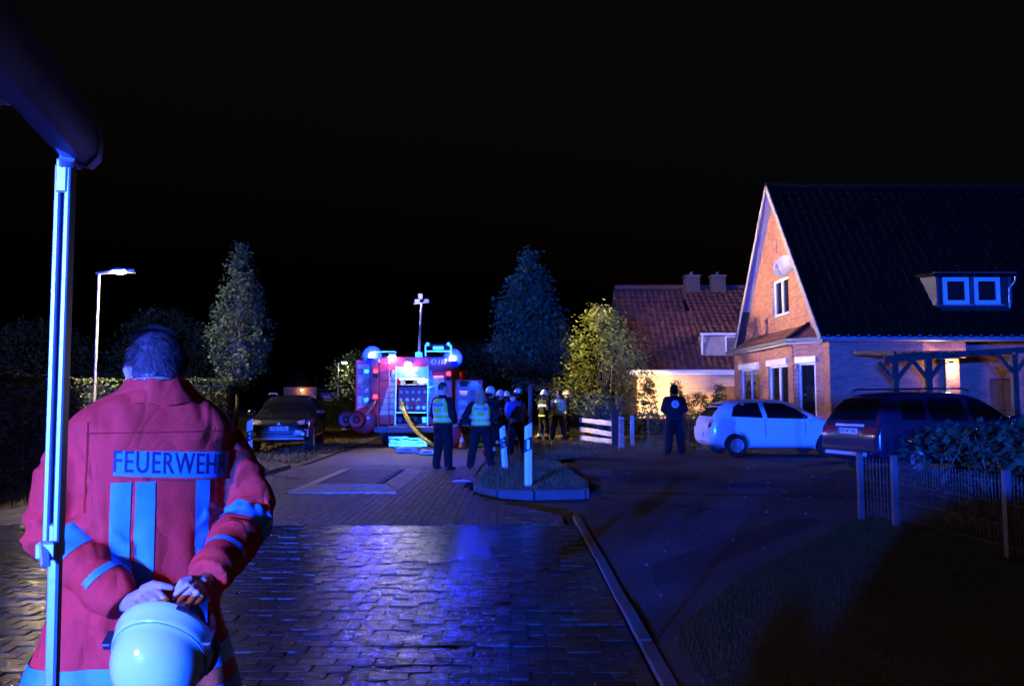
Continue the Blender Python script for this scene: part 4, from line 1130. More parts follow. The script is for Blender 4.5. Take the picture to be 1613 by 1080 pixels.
front(wc, bv, 3, [(-.5, .3), (.5, .3), (.45, .38), (-.45, .38)], m_trim, 'bumper_insert', -1)
plate(wc, bv, 3, .56, -1, None, w_=.46)
front(wc, bv, 3, [(-.68, 1.0), (.68, 1.0), (.52, 1.38), (-.52, 1.38)], m_cglass, 'windscreen', 1)
for sg in (-1, 1):
    front(wc, bv, 3, [(sg * .5, .62), (sg * .76, .66), (sg * .78, .78), (sg * .55, .72)], m_clear, 'headlight', 1)
    MB().ball((.72, sg * .9, 1.0), (.07, .1, .075)).build('mirror', m_wcar, wc, True)
for xx in (-.62, .2):
    for sg in (-1, 1): MB().ball((xx, sg * .33, 1.08), (.07, .13, .13)).build('headrest', m_seat, wc, True)

# --- dark blue estate seen from behind
W3 = 1.74
st = [(-2.30, .45, .66, .70, .74, .76, .62), (-2.28, .34, .76, .86, .9, .9, .76), (-2.20, .28, .96, 1.08, .97, .96, .80), (-2.05, .24, 1.03, 1.34, 1, .98, .74), (-1.88, .22, 1.04, 1.56, 1, .98, .74), (-1.5, .2, 1.035, 1.635, 1, .985, .76), (-.7, .19, 1.02, 1.66, 1, .99, .77), (0, .19, 1.01, 1.65, 1, .99, .77), (.5, .19, 1.0, 1.57, 1, .985, .76), (.95, .19, .99, 1.32, 1, .98, .77), (1.3, .2, .97, 1.06, 1, .97, .8), (1.7, .21, .9, .96, .98, .95, .77), (2.05, .23, .78, .85, .94, .9, .7), (2.24, .28, .62, .71, .85, .8, .62), (2.3, .38, .52, .58, .7, .66, .5)]
m_dcar = pm('dark_blue_car_paint', (.016, .02, .04), .22, var=.08, bump=.02, coat=.5)
cy = 15.6; c3 = P(1310, 680, cy)
dc_, bv, me = make_car('dark_estate_car', 'dark blue estate car seen from its rear behind the laurel', (c3.x + 2.6, cy + .95, 0), R(18), st, W3, (-1.38, 1.42), m_dcar, .31)
side(dc_, bv, 3, [(-1.72, 1.1), (-1.12, 1.08), (-1.1, 1.5), (-1.5, 1.5), (-1.62, 1.44)], m_cglass, 'window')
side(dc_, bv, 3, [(-1.0, 1.075), (-.06, 1.055), (-.1, 1.525), (-.98, 1.52)], m_cglass, 'window')
side(dc_, bv, 3, [(.06, 1.05), (1.13, 1.04), (.75, 1.32), (.42, 1.49), (.04, 1.525)], m_cglass, 'window')
for xx in (-1.06, 0.0, .98): side(dc_, bv, 3, [(xx, .3), (xx + .01, .3), (xx + .01, 1.03), (xx, 1.03)], m_trim, 'door_gap', .0025, step=.2)
for xx in (-.85, .2):
    for sg in (-1, 1):
        h = bv.ray_cast(Vector((xx, sg * 3, .9)), Vector((0, -sg, 0)))[0]; MB().bar((xx - .09, h.y + sg * .015, .9), (xx + .09, h.y + sg * .015, .9), .025, .03, bev=.008).build('door_handle', m_dcar, dc_)
side(dc_, bv, 3, [(-1.0, .46), (1.05, .46), (1.05, .53), (-1.0, .53)], m_trim, 'rub_strip', .01)
front(dc_, bv, 4, [(-.62, 1.08), (.62, 1.08), (.56, 1.5), (-.56, 1.5)], m_cglass, 'rear_window', -1)
for sg in (-1, 1):
    pl2 = [(.66, .98), (.84, .98), (.78, 1.34), (.66, 1.34)]; pl2 = pl2 if sg > 0 else mir(pl2)
    front(dc_, bv, 4, pl2, m_clear if False else m_redl, 'tail_light', -1)
    pl2 = [(.42, .8), (.8, .8), (.82, .95), (.42, .95)]; pl2 = pl2 if sg > 0 else mir(pl2)
    front(dc_, bv, 4, pl2, m_redl, 'reflector', -1)
    MB().ball((1.0, sg * .96, 1.08), (.08, .11, .08)).build('mirror', m_dcar, dc_, True)
    front(dc_, bv, 4, [(sg * .5, .66), (sg * .8, .7), (sg * .8, .83), (sg * .55, .8)], m_clear, 'headlight', 1)
front(dc_, bv, 4, [(-.78, .5), (.78, .5), (.78, .56), (-.78, .56)], m_trim, 'bumper_strip', -1, .012)
MB().tube([(-2.36, -.55, .42), (-2.36, .55, .42)], .04, 8).build('tow_bar', m_rim, dc_)
plate(dc_, bv, 4, .86, -1, 'VER MT 433')
front(dc_, bv, 4, [(-.4, .95), (.4, .95), (.4, 1.0), (-.4, 1.0)], m_rim, 'chrome_strip', -1, .01)
front(dc_, bv, 4, [(-.72, 1.02), (.72, 1.02), (.58, 1.5), (-.58, 1.5)], m_cglass, 'windscreen', 1)
for sg in (-1, 1):
    mb = MB(); mb.tube([(-1.6, sg * .6, 1.66), (-1.5, sg * .6, 1.70), (.1, sg * .6, 1.71), (.25, sg * .6, 1.66)], .018, 8); mb.build('roof_rail', m_trim, dc_, True)
for xx in (-1.35, -.55, .3):
    for sg in (-1, 1): MB().ball((xx, sg * .36, 1.2), (.08, .15, .17)).build('headrest', pm('light_seat_cloth', (.2, .2, .22), .9), dc_, True)

# --- black off-road car facing the camera
W4 = 1.8
st = [(-2.14, .5, .7, .74, .76, .8, .64), (-2.1, .36, .85, .96, .92, .92, .76), (-1.95, .3, 1.02, 1.28, .98, .96, .74), (-1.6, .26, 1.04, 1.55, 1, .98, .72), (-.9, .24, 1.02, 1.62, 1, .99, .74), (-.1, .24, 1.0, 1.62, 1, .99, .74), (.35, .24, .99, 1.52, 1, .985, .74), (.75, .25, .985, 1.26, 1, .98, .76), (1.05, .25, .98, 1.08, 1, .97, .82), (1.5, .26, .93, 1.02, .99, .96, .82), (1.9, .27, .84, .95, .96, .93, .8), (2.07, .29, .72, .86, .93, .9, .76), (2.14, .34, .6, .72, .84, .8, .66), (2.15, .42, .54, .6, .7, .68, .5)]
m_kcar = pm('black_car_paint', (.012, .012, .014), .22, var=.08, bump=.02, coat=.7)
cy = 22.6; c4 = P(432, 690, cy)
bc, bv, me = make_car('black_car', 'black off-road car parked facing the camera beside the left tree', (c4.x, cy + 1.55, 0), R(-82), st, W4, (-1.3, 1.36), m_kcar, .35, .23)
side(bc, bv, 3, [(-1.7, 1.12), (-.95, 1.09), (-.95, 1.5), (-1.45, 1.48)], m_cglass, 'window')
side(bc, bv, 3, [(-.88, 1.08), (.0, 1.06), (-.05, 1.52), (-.88, 1.5)], m_cglass, 'window')
side(bc, bv, 3, [(.08, 1.05), (.95, 1.04), (.55, 1.34), (.3, 1.46), (.03, 1.52)], m_cglass, 'window')
front(bc, bv, 4, [(-.72, 1.1), (.72, 1.1), (.6, 1.5), (-.6, 1.5)], m_cglass, 'windscreen', 1)
gr_ = front(bc, bv, 4, [(-.38, .48), (.38, .48), (.55, .78), (.45, .9), (-.45, .9), (-.55, .78)], m_trim, 'grille', 1, .012)
for z_ in (.56, .66, .76): front(bc, bv, 4, [(-.46, z_), (.46, z_), (.46, z_ + .02), (-.46, z_ + .02)], pm('dark_chrome', (.06, .06, .065), .35, bump=.05), 'grille_bar', 1, .02, parent=gr_)
for sg in (-1, 1):
    pl2 = [(.46, .76), (.84, .82), (.84, .93), (.5, .88)]; pl2 = pl2 if sg > 0 else mir(pl2)
    front(bc, bv, 4, pl2, m_clear, 'headlight', 1, .012)
    h = bv.ray_cast(Vector((4, sg * .66, .52)), Vector((-1, 0, 0)))[0]
    MB().lathe([(.06, -.02), (.06, .015), (.05, .02), (.001, .02)], 14, Matrix.Translation((h.x + .005, sg * .66, .52)) @ Matrix.Rotation(R(90), 4, 'Y')).build('fog_lamp', m_clear, bc, True)
    pl2 = [(.76, .44), (.8, .44), (.8, .64), (.7, .66), (.7, .62), (.76, .6)]; pl2 = pl2 if sg > 0 else mir(pl2)
    front(bc, bv, 4, pl2, m_rim, 'lamp_surround', 1, .012)
    MB().ball((.82, sg * 1.0, 1.1), (.09, .12, .085)).build('mirror', m_kcar, bc, True)
    mb = MB(); mb.tube([(-1.5, sg * .62, 1.6), (-1.4, sg * .62, 1.665), (.0, sg * .62, 1.67), (.15, sg * .62, 1.62)], .02, 8); mb.build('roof_rail', m_rim, bc, True)
    front(bc, bv, 4, [(sg * .62, .9), (sg * .82, .9), (sg * .8, 1.1), (sg * .64, 1.1)], m_redl, 'tail_light', -1)
plate(bc, bv, 4, .67, 1, 'VER Z 598')
front(bc, bv, 4, [(-.7, .36), (.7, .36), (.66, .42), (-.66, .42)], m_rim, 'skid_plate', 1, .014)
mb = MB()
for a in (90, 210, 330):
    a = R(a); mb.prism([(0, 0), (.028 * math.cos(a - .6), .028 * math.sin(a - .6)), (.055 * math.cos(a), .055 * math.sin(a)), (.028 * math.cos(a + .6), .028 * math.sin(a + .6))], .012, Matrix.Translation((2.165, 0, .8)) @ Matrix(((0, 0, 1, 0), (1, 0, 0, 0), (0, 1, 0, 0), (0, 0, 0, 1))))
mb.build('emblem', m_rim, bc)

# unseen copy of the estate, added to keep the beacon light off the lawn
pk = copy_tree(dc_); pk.location = (-1.9, -5.9, 0); pk.rotation_euler = (0, 0, R(90)); tag(pk, 'dark estate car added unseen behind the camera to shade the lawn')

# ================================================================== FIRE ENGINE (seen from behind)
m_fred = pm('fire_engine_red', (.5, .016, .012), .4, var=.06, bump=.02, coat=.1, spec=.3)
m_frefl = pm('white_marking_film', (.62, .62, .66), .4, var=.05, bump=.1, bscale=150)
m_alu = pm('brushed_aluminium', (.55, .55, .57), .32, metal=.85, bump=.1, bscale=120)
m_chassis = pm('chassis_black', (.02, .02, .02), .7)
m_yel = pm('hose_yellow', (.55, .42, .03), .6, bump=.3, bscale=150)
m_grey = pm('equipment_grey', (.2, .2, .21), .6)
fe = thing('fire_engine', 'red fire engine seen from behind with open rear pump compartment', 'fire engine', (-3.15, 24.6, 0))
def F(name, m, fn, par=None, smooth=False):
    b_ = MB(); fn(b_); return b_.build(name, m, par or fe, smooth, fix=smooth)
# body shell as panels round the open rear bay
def shell(b):
    b.box((-.88, 3.3, 1.72), (.76, 6.6, 2.08), b=.03); b.box((.88, 3.3, 1.72), (.76, 6.6, 2.08), b=.03)
    b.box((0, 3.75, 1.72), (.994, 5.7, 2.07)); b.box((0, .3, 2.67), (.994, .6, .3), b=.02)
F('body', m_fred, shell)
F('cab', m_fred, lambda b: (b.box((0, 7.6, 1.75), (2.46, 1.9, 2.1), b=.12)))
F('windscreen', m_cglass, lambda b: b.box((0, 8.56, 2.2), (2.1, .02, .9)))
F('roof', m_grey, lambda b: b.box((0, 3.4, 2.8), (2.4, 6.2, .06)))
F('chassis', m_chassis, lambda b: (b.box((0, 4.2, .55), (1.0, 8.4, .26)), b.box((0, .35, .58), (2.2, .5, .12))))
for y_ in (1.75, 6.9):
    for sg in (-1, 1):
        wheel(fe, sg * 1.0, y_, .47, .3, 1) if False else None
def truck_wheel(x, y_, wd):
    M = Matrix.Translation((x, y_, .47)) @ Matrix.Rotation(R(90), 4, 'Y')
    b = MB(); b.lathe([(.28, -wd / 2), (.44, -wd / 2), (.47, -wd * .35), (.47, wd * .35), (.44, wd / 2), (.28, wd / 2), (.26, 0), (.28, -wd / 2)], 28, M, cap=False); o = b.build('wheel', m_tyre, fe, True, fix=True)
    b = MB(); b.lathe([(.27, -wd * .2), (.27, wd * .2), (.1, wd * .25), (.001, wd * .25)], 20, M); b.build('rim', m_grey, o, True)
for sg in (-1, 1):
    truck_wheel(sg * 1.05, 1.75, .27); truck_wheel(sg * .73, 1.75, .27); truck_wheel(sg * 1.05, 6.7, .3)
F('mudguard', m_chassis, lambda b: (b.box((-.9, 1.15, .62), (.66, .02, .5)), b.box((.9, 1.15, .62), (.66, .02, .5))))
F('bumper', m_grey, lambda b: b.box((0, -.03, .55), (2.3, .2, .2), b=.03))
# pump bay
bay = F('pump_bay', pm('bay_lining', (.25, .26, .28), .5), lambda b: (b.quad((-.49, .9, .72), (.49, .9, .72), (.49, .9, 2.52), (-.49, .9, 2.52)), b.box((0, .45, 1.075), (.98, .9, .05)), b.box((0, .45, .7), (.98, .9, .05)), b.box((0, .5, 1.95), (.98, .7, .03))))
F('roller_shutter', m_alu, lambda b: [b.box((0, .02, 2.2 + k * .048), (.985, .03, .044), b=.008) for k in range(7)])
F('bay_frame', m_alu, lambda b: (b.box((-.505, -.01, 1.6), (.035, .05, 1.85)), b.box((.505, -.01, 1.6), (.035, .05, 1.85)), b.box((0, -.012, 1.07), (1.0, .05, .035))))
F('shutter_bar', m_alu, lambda b: b.tube([(-.48, -.03, 2.15), (.48, -.03, 2.15)], .018))
F('bay_light', em('bay_glow', (.75, .85, 1.0), LUM['bay']), lambda b: b.box((0, .1, 2.135), (.8, .05, .02)), bay)
pump = F('pump_panel', m_grey, lambda b: b.box((0, .42, 1.5), (.94, .2, .78), b=.01), bay)
rr = random.Random(5)
for i in range(9):
    x_, z_ = -.38 + (i % 5) * .19, 1.72 - (i // 5) * .24
    F('gauge', m_white if i % 2 == 0 else m_alu, lambda b: b.lathe([(.055, 0), (.055, .03), (.045, .035), (.001, .032)], 14, Matrix.Translation((x_, .31, z_)) @ Matrix.Rotation(R(90), 4, 'X')), bay, True)
for i in range(5):
    x_ = -.36 + i * .18
    F('outlet', m_alu if i != 2 else m_redl, lambda b: (b.lathe([(.06, 0), (.06, .1), (.075, .1), (.075, .15), (.04, .16), (.001, .15)], 14, Matrix.Translation((x_, .32, 1.22)) @ Matrix.Rotation(R(90), 4, 'X')), b.tube([(x_, .3, 1.31), (x_ + .03, .2, 1.36)], .012)), bay, True)
for i in range(10):
    x_, z_ = -.42 + rr.random() * .84, 1.97 + rr.random() * .05
    F('equipment', [m_alu, m_grey, m_white, m_chassis][i % 4], lambda b: b.box((x_, .3 + rr.random() * .2, z_ + .06), (.08 + rr.random() * .1, .15, .1 + rr.random() * .06), b=.01), bay)
for i in range(6):
    F('equipment', [m_grey, m_chassis, m_alu][i % 3], lambda b: b.box((-.39 + i * .155, .3, .84), (.13, .3, .16 + .08 * rr.random()), b=.015), bay)
for i in range(7):
    F('valve', [m_redl, m_yel, pm('valve_blue', (.03, .1, .5))][i % 3], lambda b: b.tube([(-.4 + i * .13, .3, 1.38), (-.4 + i * .13, .2, 1.40), (-.38 + i * .13, .19, 1.43)], [.012, .012, .02]), bay)
# reflective marking blocks on both sides of the bay
for i in range(8):
    z1 = 2.40 - i * .178; z0 = z1 - .15; f = i / 7
    wt_ = .06 + .34 * f
    for sg in (-1, 1):
        ww_ = wt_ if sg < 0 else wt_ * .75
        xs = [(sg * .545, z0), (sg * (.56 + ww_ + .035), z0), (sg * (.56 + ww_), z1), (sg * .545, z1)]
        b = MB(); b.prism(xs if sg > 0 else list(reversed(xs)), .006, Matrix(((1, 0, 0, 0), (0, 0, -1, -.002), (0, 1, 0, 0), (0, 0, 0, 1)))); b.build('marking_block', m_frefl, fe, fix=True)
# access ladder
F('ladder', m_alu, lambda b: (b.tube([(-1.03, -.14, .62), (-1.03, -.14, 2.62), (-1.03, .1, 2.85)], .018), b.tube([(-.70, -.14, .62), (-.70, -.14, 2.62), (-.70, .1, 2.85)], .018), [b.tube([(-1.03, -.14, .72 + k * .27), (-.70, -.14, .72 + k * .27)], .016, 6) for k in range(8)], [b.tube([(x_, -.14, z_), (x_, .05, z_)], .014, 6) for x_ in (-1.03, -.70) for z_ in (.8, 2.4)]), smooth=True)
# beacons, work lamps, tail lights
BC = em('blue_beacon_glow', BLUE, LUM['beacon'])
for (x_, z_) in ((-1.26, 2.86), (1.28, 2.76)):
    bk = F('beacon', pm('beacon_base_halo_disc', (.006, .02, .35), .5, bump=0), lambda b: (b.lathe([(.15, -.06), (.16, -.02), (.16, .0), (.1, .01), (.08, .04)], 18, Matrix.Translation((x_, -.1, z_ - .09))), b.lathe([(.3, 0), (.3, .012), (.001, .012)], 28, Matrix.Translation((x_, .02, z_)) @ Matrix.Rotation(R(90), 4, 'X'))))  # base, plus a saturated blue disc added to imitate the beacon's halo
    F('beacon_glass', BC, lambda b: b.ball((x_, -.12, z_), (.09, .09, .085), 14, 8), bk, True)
for (x_, z_) in ((-1.14, 2.34), (1.16, 2.26), (-1.14, 1.54)):
    bk = F('tail_light', m_chassis, lambda b: b.box((x_, -.03, z_ - .03), (.17, .06, .3), b=.015))
    F('light_glass', em('tail_glow', (1, .012, .02), LUM['tail']), lambda b: b.box((x_, -.068, z_ + .03), (.12, .02, .12), b=.008), bk)
for (x_, z_) in ((-.12, 2.64), (-.62, 2.87)):
    bk = F('work_lamp', m_chassis, lambda b: b.box((x_, -.03, z_), (.22, .1, .14), b=.02))
    F('lamp_glass', em('work_glow', (1.0, .88, .66), LUM['work']), lambda b: b.box((x_, -.09, z_ - .055), (.18, .05, .06), Matrix.Rotation(R(-35), 3, 'X'), b=.01), bk)
sl_ = F('added_scene_light', m_chassis, lambda b: (b.box((1.29, 3.4, 2.62), (.06, .3, .2), b=.01), b.box((1.36, 3.23, 2.62), (.22, .02, .24)), b.box((1.35, 3.4, 2.5), (.16, .34, .012))))  # flood added to brighten the bush, its plate hiding it from the camera
F('light_glass', em('added_scene_glow', WARM, LUM['scene']), lambda b: b.box((1.325, 3.4, 2.62), (.012, .26, .16)), sl_)
F('roof_rail', m_alu, lambda b: (b.bar((-1.2, 0, 2.98), (-.52, 0, 2.98), .03), b.bar((-1.2, 0, 2.84), (-1.2, 0, 2.99), .03), b.bar((-.52, 0, 2.76), (-.52, 0, 2.99), .03), b.bar((-1.2, 0, 2.98), (-1.2, 5.5, 2.98), .03)))
F('upper_panel', pm('dark_red_panel', (.2, .02, .04), .4), lambda b: b.box((.9, -.012, 2.58), (.7, .03, .36), b=.006))
flat_text('112', .2, m_frefl, fe, (.95, -.032, 2.66), (1, 0, .12), (.2, 0, 1), sx=.95, bold=.006)
F('phone_sign', m_frefl, lambda b: (b.lathe([(.085, 0), (.085, .004), (.065, .004), (.065, 0)], 18, Matrix.Translation((.68, -.03, 2.66)) @ Matrix.Rotation(R(90), 4, 'X'), cap=False), b.bar((.655, -.034, 2.63), (.655, -.034, 2.70), .022, .006)))
pz = F('number_plate', m_plate, lambda b: b.box((.84, -.02, 2.06), (.34, .02, .2), b=.006))
flat_text('19/24', .07, m_frefl, fe, (-.88, -.004, .96), (1, 0, 0), (0, 0, 1))
F('plate_lamp', em('plate_glow', (1, .25, .3), 3), lambda b: b.box((.84, -.03, 2.2), (.3, .03, .03)))
# ladder rack on the roof
rk = F('roof_ladder', m_alu, lambda b: (b.bar((.5, 0, 3.22), (.5, 5.5, 3.22), .05, .08), b.bar((1.15, 0, 3.22), (1.15, 5.5, 3.22), .05, .08), [b.tube([(.5, .25 + k * .33, 3.22), (1.15, .25 + k * .33, 3.22)], .016, 6) for k in range(15)]))
F('ladder_roller', m_alu, lambda b: [b.lathe([(.055, -.03), (.055, .03), (.03, .03), (.03, -.03), (.055, -.03)], 12, Matrix.Translation((x_, -.06, 3.22)) @ Matrix.Rotation(R(90), 4, 'X'), cap=False) for x_ in (.5, 1.15)], rk)
F('ladder_rest', m_alu, lambda b: (b.bar((.42, .02, 2.84), (.42, .02, 3.2), .04), b.bar((1.22, .02, 2.84), (1.22, .02, 3.2), .04), b.bar((.42, .02, 3.0), (1.22, .02, 3.0), .04), b.box((.82, .03, 3.1), (.34, .05, .14), b=.02)), rk)
# light mast
ms = F('light_mast', m_alu, lambda b: (b.box((.1, 1.0, 2.93), (.22, .22, .2), b=.02), b.tube([(.1, 1.0, 2.95), (.12, 1.0, 3.6), (.125, 1.0, 3.62), (.16, 1.0, 4.62)], [.045, .045, .032, .03], 10)), smooth=True)
F('mast_head', m_grey, lambda b: (b.bar((-.1, 1.0, 4.62), (.42, 1.0, 4.68), .04), [b.box((x_, 1.05, 4.72), (.16, .12, .13), b=.02) for x_ in (.02, .32)], b.box((.13, 1.0, 4.86), (.14, .1, .2), b=.02)), ms)
# open side doors with stowed gear
def opendoor(x0, dx, z0, z1, ang, yb_):
    d = F('side_door', m_fred, lambda b: (b.box((x0 + dx / 2, yb_, (z0 + z1) / 2), (abs(dx), .07, z1 - z0), b=.015)))
    s_ = math.copysign(1, dx)
    F('door_liner', pm('liner_grey', (.42, .42, .42), .6), lambda b: b.box((x0 + dx / 2, yb_ - .042, (z0 + z1) / 2 - .03), (abs(dx) - .13, .02, z1 - z0 - .2)), d)
    rr = random.Random(int(z1 * 100))
    n = int((z1 - z0) / .3)
    for k in range(n):
        for j in range(2):
            F('stowed_gear', [m_white, m_grey, m_alu, m_chassis, m_redl, m_frefl][rr.randrange(6)], lambda b: b.box((x0 + dx * (.3 + .4 * j), yb_ - .09, z0 + .16 + k * .3), (abs(dx) * .28, .08, .14 + .1 * rr.random()), b=.015), d)
    return d
opendoor(-1.28, -.5, 1.0, 2.72, 0, .1)
dd = opendoor(1.36, .86, .62, 2.12, 0, .25)
F('sign_strip', m_yel, lambda b: b.box((1.85, .208, 2.06), (.3, .01, .045)), dd)
# hose reels hung on the tail
def reel(label, loc, rz, n_w):
    t = thing('hose_reel', label, 'hose reel', loc, rz, 'red hose reels')
    My = lambda x, y, z: Matrix.Translation((x, y, z)) @ Matrix.Rotation(R(90), 4, 'X')
    MB().lathe([(.4, -.02), (.4, .02), (.36, .035), (.06, .03), (.001, .03)], 30, My(.16, -.02, 0)).build('flange', m_fred, t, True)
    MB().lathe([(.4, -.02), (.4, .02), (.36, .035), (.06, .03), (.001, .03)], 30, My(.16, .45, 0)).build('flange', m_fred, t, True)
    MB().lathe([(.3, 0), (.33, .1), (.3, .2), (.33, .3), (.3, .42)], 24, My(.16, .42, 0)).build('wound_hose', pm('hose_canvas', (.4, .38, .34), .9, bump=.6, bscale=60), t, True)
    for k in range(n_w):
        x_ = -.02 - k * .33
        w_ = MB().lathe([(.2, -.03), (.27, -.04), (.275, 0), (.27, .04), (.2, .03)], 28, My(x_, -.16 + k * .08, .03)).build('wheel', m_tyre, t, True)
        MB().lathe([(.235, .0), (.22, .045), (.05, .02), (.03, .05), (.001, .05)], 24, My(x_, -.16 + k * .08, .03)).build('hub', m_fred, w_, True)
    mb = MB(); mb.tube([(.16, -.1, 0), (.5, -.1, .5), (.5, .2, .62)], .02, 8); mb.tube([(-.1, -.06, .1), (.32, .0, .62)], .02, 8); mb.build('handle', m_alu, t, True)
    return t
reel('red hose reel cart with black-rimmed wheels, left of the fire engine', (-3.15 - 1.62, 24.35, .83), 0, 2)
reel('red hose reel standing right of the fire engine behind the policewoman', (-3.15 + 1.05, 24.2, .41), 0, 1)
# yellow supply hose
hs = MB(); pts = [P(632, 634, 24.75), P(637, 650, 24.35), P(648, 670, 24.1), P(664, 688, 23.7), P(688, 700, 23.0)]; pts = [Vector(p) for p in pts]
g_ = [Vector((*G(px, py).xy, .06)) for (px, py) in ((710, 703), (745, 702), (775, 704), (800, 701), (815, 693), (840, 690), (870, 691), (895, 689), (930, 684))]
pts[-1].z = .08; pts[-2].z = max(.1, pts[-2].z)
def smooth_pts(ps, it=3):
    for _ in range(it):
        q = [ps[0]]
        for a, b in zip(ps[:-1], ps[1:]): q += [a.lerp(b, .25), a.lerp(b, .75)]
        ps = q + [ps[-1]]
    return ps
hs.tube(smooth_pts(pts + g_, 2), .062, 10); tag(hs.build('fire_hose', m_yel, None, True), 'thick yellow hose running from the pump across the ground', 'hose')
# cases behind the tail
def case(name, label, px, py, w_, d_, h_, m, lit=None):
    g = G(px, py); t = thing(name, label, 'case', (g.x, g.y, 0.0))
    MB().box((0, d_ / 2, h_ * .36 + .004), (w_, d_, h_ * .7), b=.012).build('tray', m, t); MB().box((0, d_ / 2, h_ * .87), (w_ * 1.01, d_ * 1.02, h_ * .26), b=.012).build('lid', m, t)
    MB().tube([(-.08, -.012, h_ * .6), (0, -.03, h_ * .62), (.08, -.012, h_ * .6)], .01, 6).build('handle', m_chassis, t)
    for sx in (-.3, .3): MB().box((w_ * sx, -.006, h_ * .72), (.04, .012, .05)).build('latch', m_alu, t)
    return t
m_shiny = pm('shiny_foil', (.7, .7, .72), .16, metal=.9, bump=.6, bscale=14)
case('equipment_case', 'shiny aluminium case on the road under the pump bay', 628, 704, .62, .5, .34, m_shiny)
case('equipment_case', 'wide shiny case beside the aluminium one under the bumper', 658, 704, .55, .5, .3, m_shiny)
case('flat_case', 'long flat white case on the road behind the engine', 641, 713, .62, .3, .14, pm('case_white', (.6, .6, .62), .4))
case('flat_case', 'short flat white case next to the long one', 673, 716, .46, .3, .12, MATS['case_white'])
cn = thing('traffic_cone', 'small orange and white traffic cone behind the policewoman', 'cone', (*G(728, 706).xy, 0))
MB().box((0, 0, .02), (.3, .3, .035), b=.01).build('base', m_chassis, cn)
MB().lathe([(.11, .035), (.075, .2)], 14).build('cone', pm('cone_orange', (.65, .12, .02), .5), cn, True); MB().lathe([(.0745, .2), (.05, .33)], 14).build('band', m_frefl, cn, True); MB().lathe([(.0495, .33), (.025, .46)], 14).build('tip', MATS['cone_orange'], cn, True)

# garden spotlight behind the low hedge, the lamp that lights the neighbour's wall
gs = P(1062, 640, 34.6)
tl_ = thing('garden_spotlight', 'garden spotlight on the lawn washing the neighbour wall with light', 'spotlight', (gs.x, 34.6, 0))
MB().tube([(0, 0, -.08), (0, 0, .42)], .02, 8).build('spike', m_chassis, tl_)
Mf = Matrix.Rotation(R(18), 3, 'X')
MB().box((0, 0, .48), (.2, .1, .16), Mf, b=.015).build('head', m_chassis, tl_)
off = Mf @ Vector((0, .056, 0)); MB().box((off.x, off.y, .48 + off.z), (.17, .012, .12), Mf).build('lamp_glass', em('garden_glow', (1, .68, .34), LUM['garden']), tl_)

# ================================================================== COMMAND VAN WITH AWNING (beside and behind the camera)
m_van = pm('van_paint', (.45, .02, .02), .35, coat=.4)
cv = thing('command_van', 'red command van carrying the awning, just left of the camera', 'van', (-8.2, -6.0, 0))
MB().box((0, 0, 1.4), (1.95, 5.2, 2.1), b=.12).build('body', m_van, cv)
for y_ in (-1.7, 1.7):
    for sg in (-1, 1): wheel(cv, 0, 0, .01, .01, 1) if False else None
for y_ in (-1.6, 1.7):
    for sg in (-1, 1):
        MB().lathe([(.2, -.11), (.34, -.1), (.35, 0), (.34, .1), (.2, .11)], 24, Matrix.Translation((sg * .87, y_, .35)) @ Matrix.Rotation(R(90), 4, 'Y')).build('wheel', m_tyre, cv, True)
MB().box((.98, -.4, 1.85), (.012, 3.6, .65), b=.004).build('window', m_cglass, cv)
aw = thing('awning', 'dark awning rail with bright blue-lit support leg at the left edge', 'awning', (0, 0, 0))
m_anth = pm('anthracite_rail', (.014, .014, .017), .6, bump=.05, spec=.25)
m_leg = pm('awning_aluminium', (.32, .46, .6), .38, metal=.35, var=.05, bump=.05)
ra, rb = P(128, 215, 1.25), P(-60, 65, .8)
d = (rb - ra); d.z = 0; d.normalize(); rb = ra + d * 4.9; sd_ = Vector((-d.y, d.x, 0)); sd_ = sd_ if sd_.x > 0 else -sd_
prof = [(-.023, -.042), (.013, -.049), (.026, -.033), (.028, .0), (.02, .036), (.0, .047), (-.023, .046)]
mb = MB(); mb.loft([[p + sd_ * a * k_ + Vector((0, 0, b * k_)) for (a, b) in prof] for p, k_ in ((ra - d * .0, 1), (rb, 1))]); rail = mb.build('front_rail', m_anth, aw, True, fix=True)
mb = MB(); mb.loft([[p + sd_ * a * k_ + Vector((0, 0, b * k_)) for (a, b) in prof] for p, k_ in ((ra - d * .034, .72), (ra - d * .03, .95), (ra - d * .0, 1.04), (ra + d * .01, 1.04))]); mb.build('end_cap', m_anth, rail, True, fix=True)
mb = MB(); a0 = ra + Vector((0, 0, .035)) - sd_ * .02; a1 = rb + Vector((0, 0, .035)) - sd_ * .02; up_ = Vector((0, 0, .6)); lw = -sd_ * 6.3
nn = 8
for i in range(nn):
    f0, f1 = i / nn, (i + 1) / nn; s0, s1 = -.05 * math.sin(f0 * math.pi), -.05 * math.sin(f1 * math.pi)
    mb.add([a0 + lw * f0 + up_ * f0 + Vector((0, 0, s0)), a1 + lw * f0 + up_ * f0 + Vector((0, 0, s0)), a1 + lw * f1 + up_ * f1 + Vector((0, 0, s1)), a0 + lw * f1 + up_ * f1 + Vector((0, 0, s1))], [(0, 1, 2, 3)])
mb.build('canopy', pm('awning_canvas', (.3, .3, .32), .9, bump=.3, bscale=200), aw)
mb = MB(); p_ = ra + d * .26 - sd_ * .03 + Vector((0, 0, -.025)); mb.bar(p_, p_ - sd_ * 1.2 + Vector((0, 0, .1)), .05, .035, bev=.006); mb.build('folding_arm', m_leg, aw)
al_ = MB().box((-3.1, -1.7, 2.19), (.5, .1, .07), b=.01).build('added_awning_lamp', m_chassis, aw)  # warm lamp added under the canopy to redden the fireman's jacket
MB().box((-3.1, -1.69, 2.14), (.44, .06, .03)).build('lamp_glass', em('added_awning_glow', (1, .42, .25), LUM['awning']), al_)
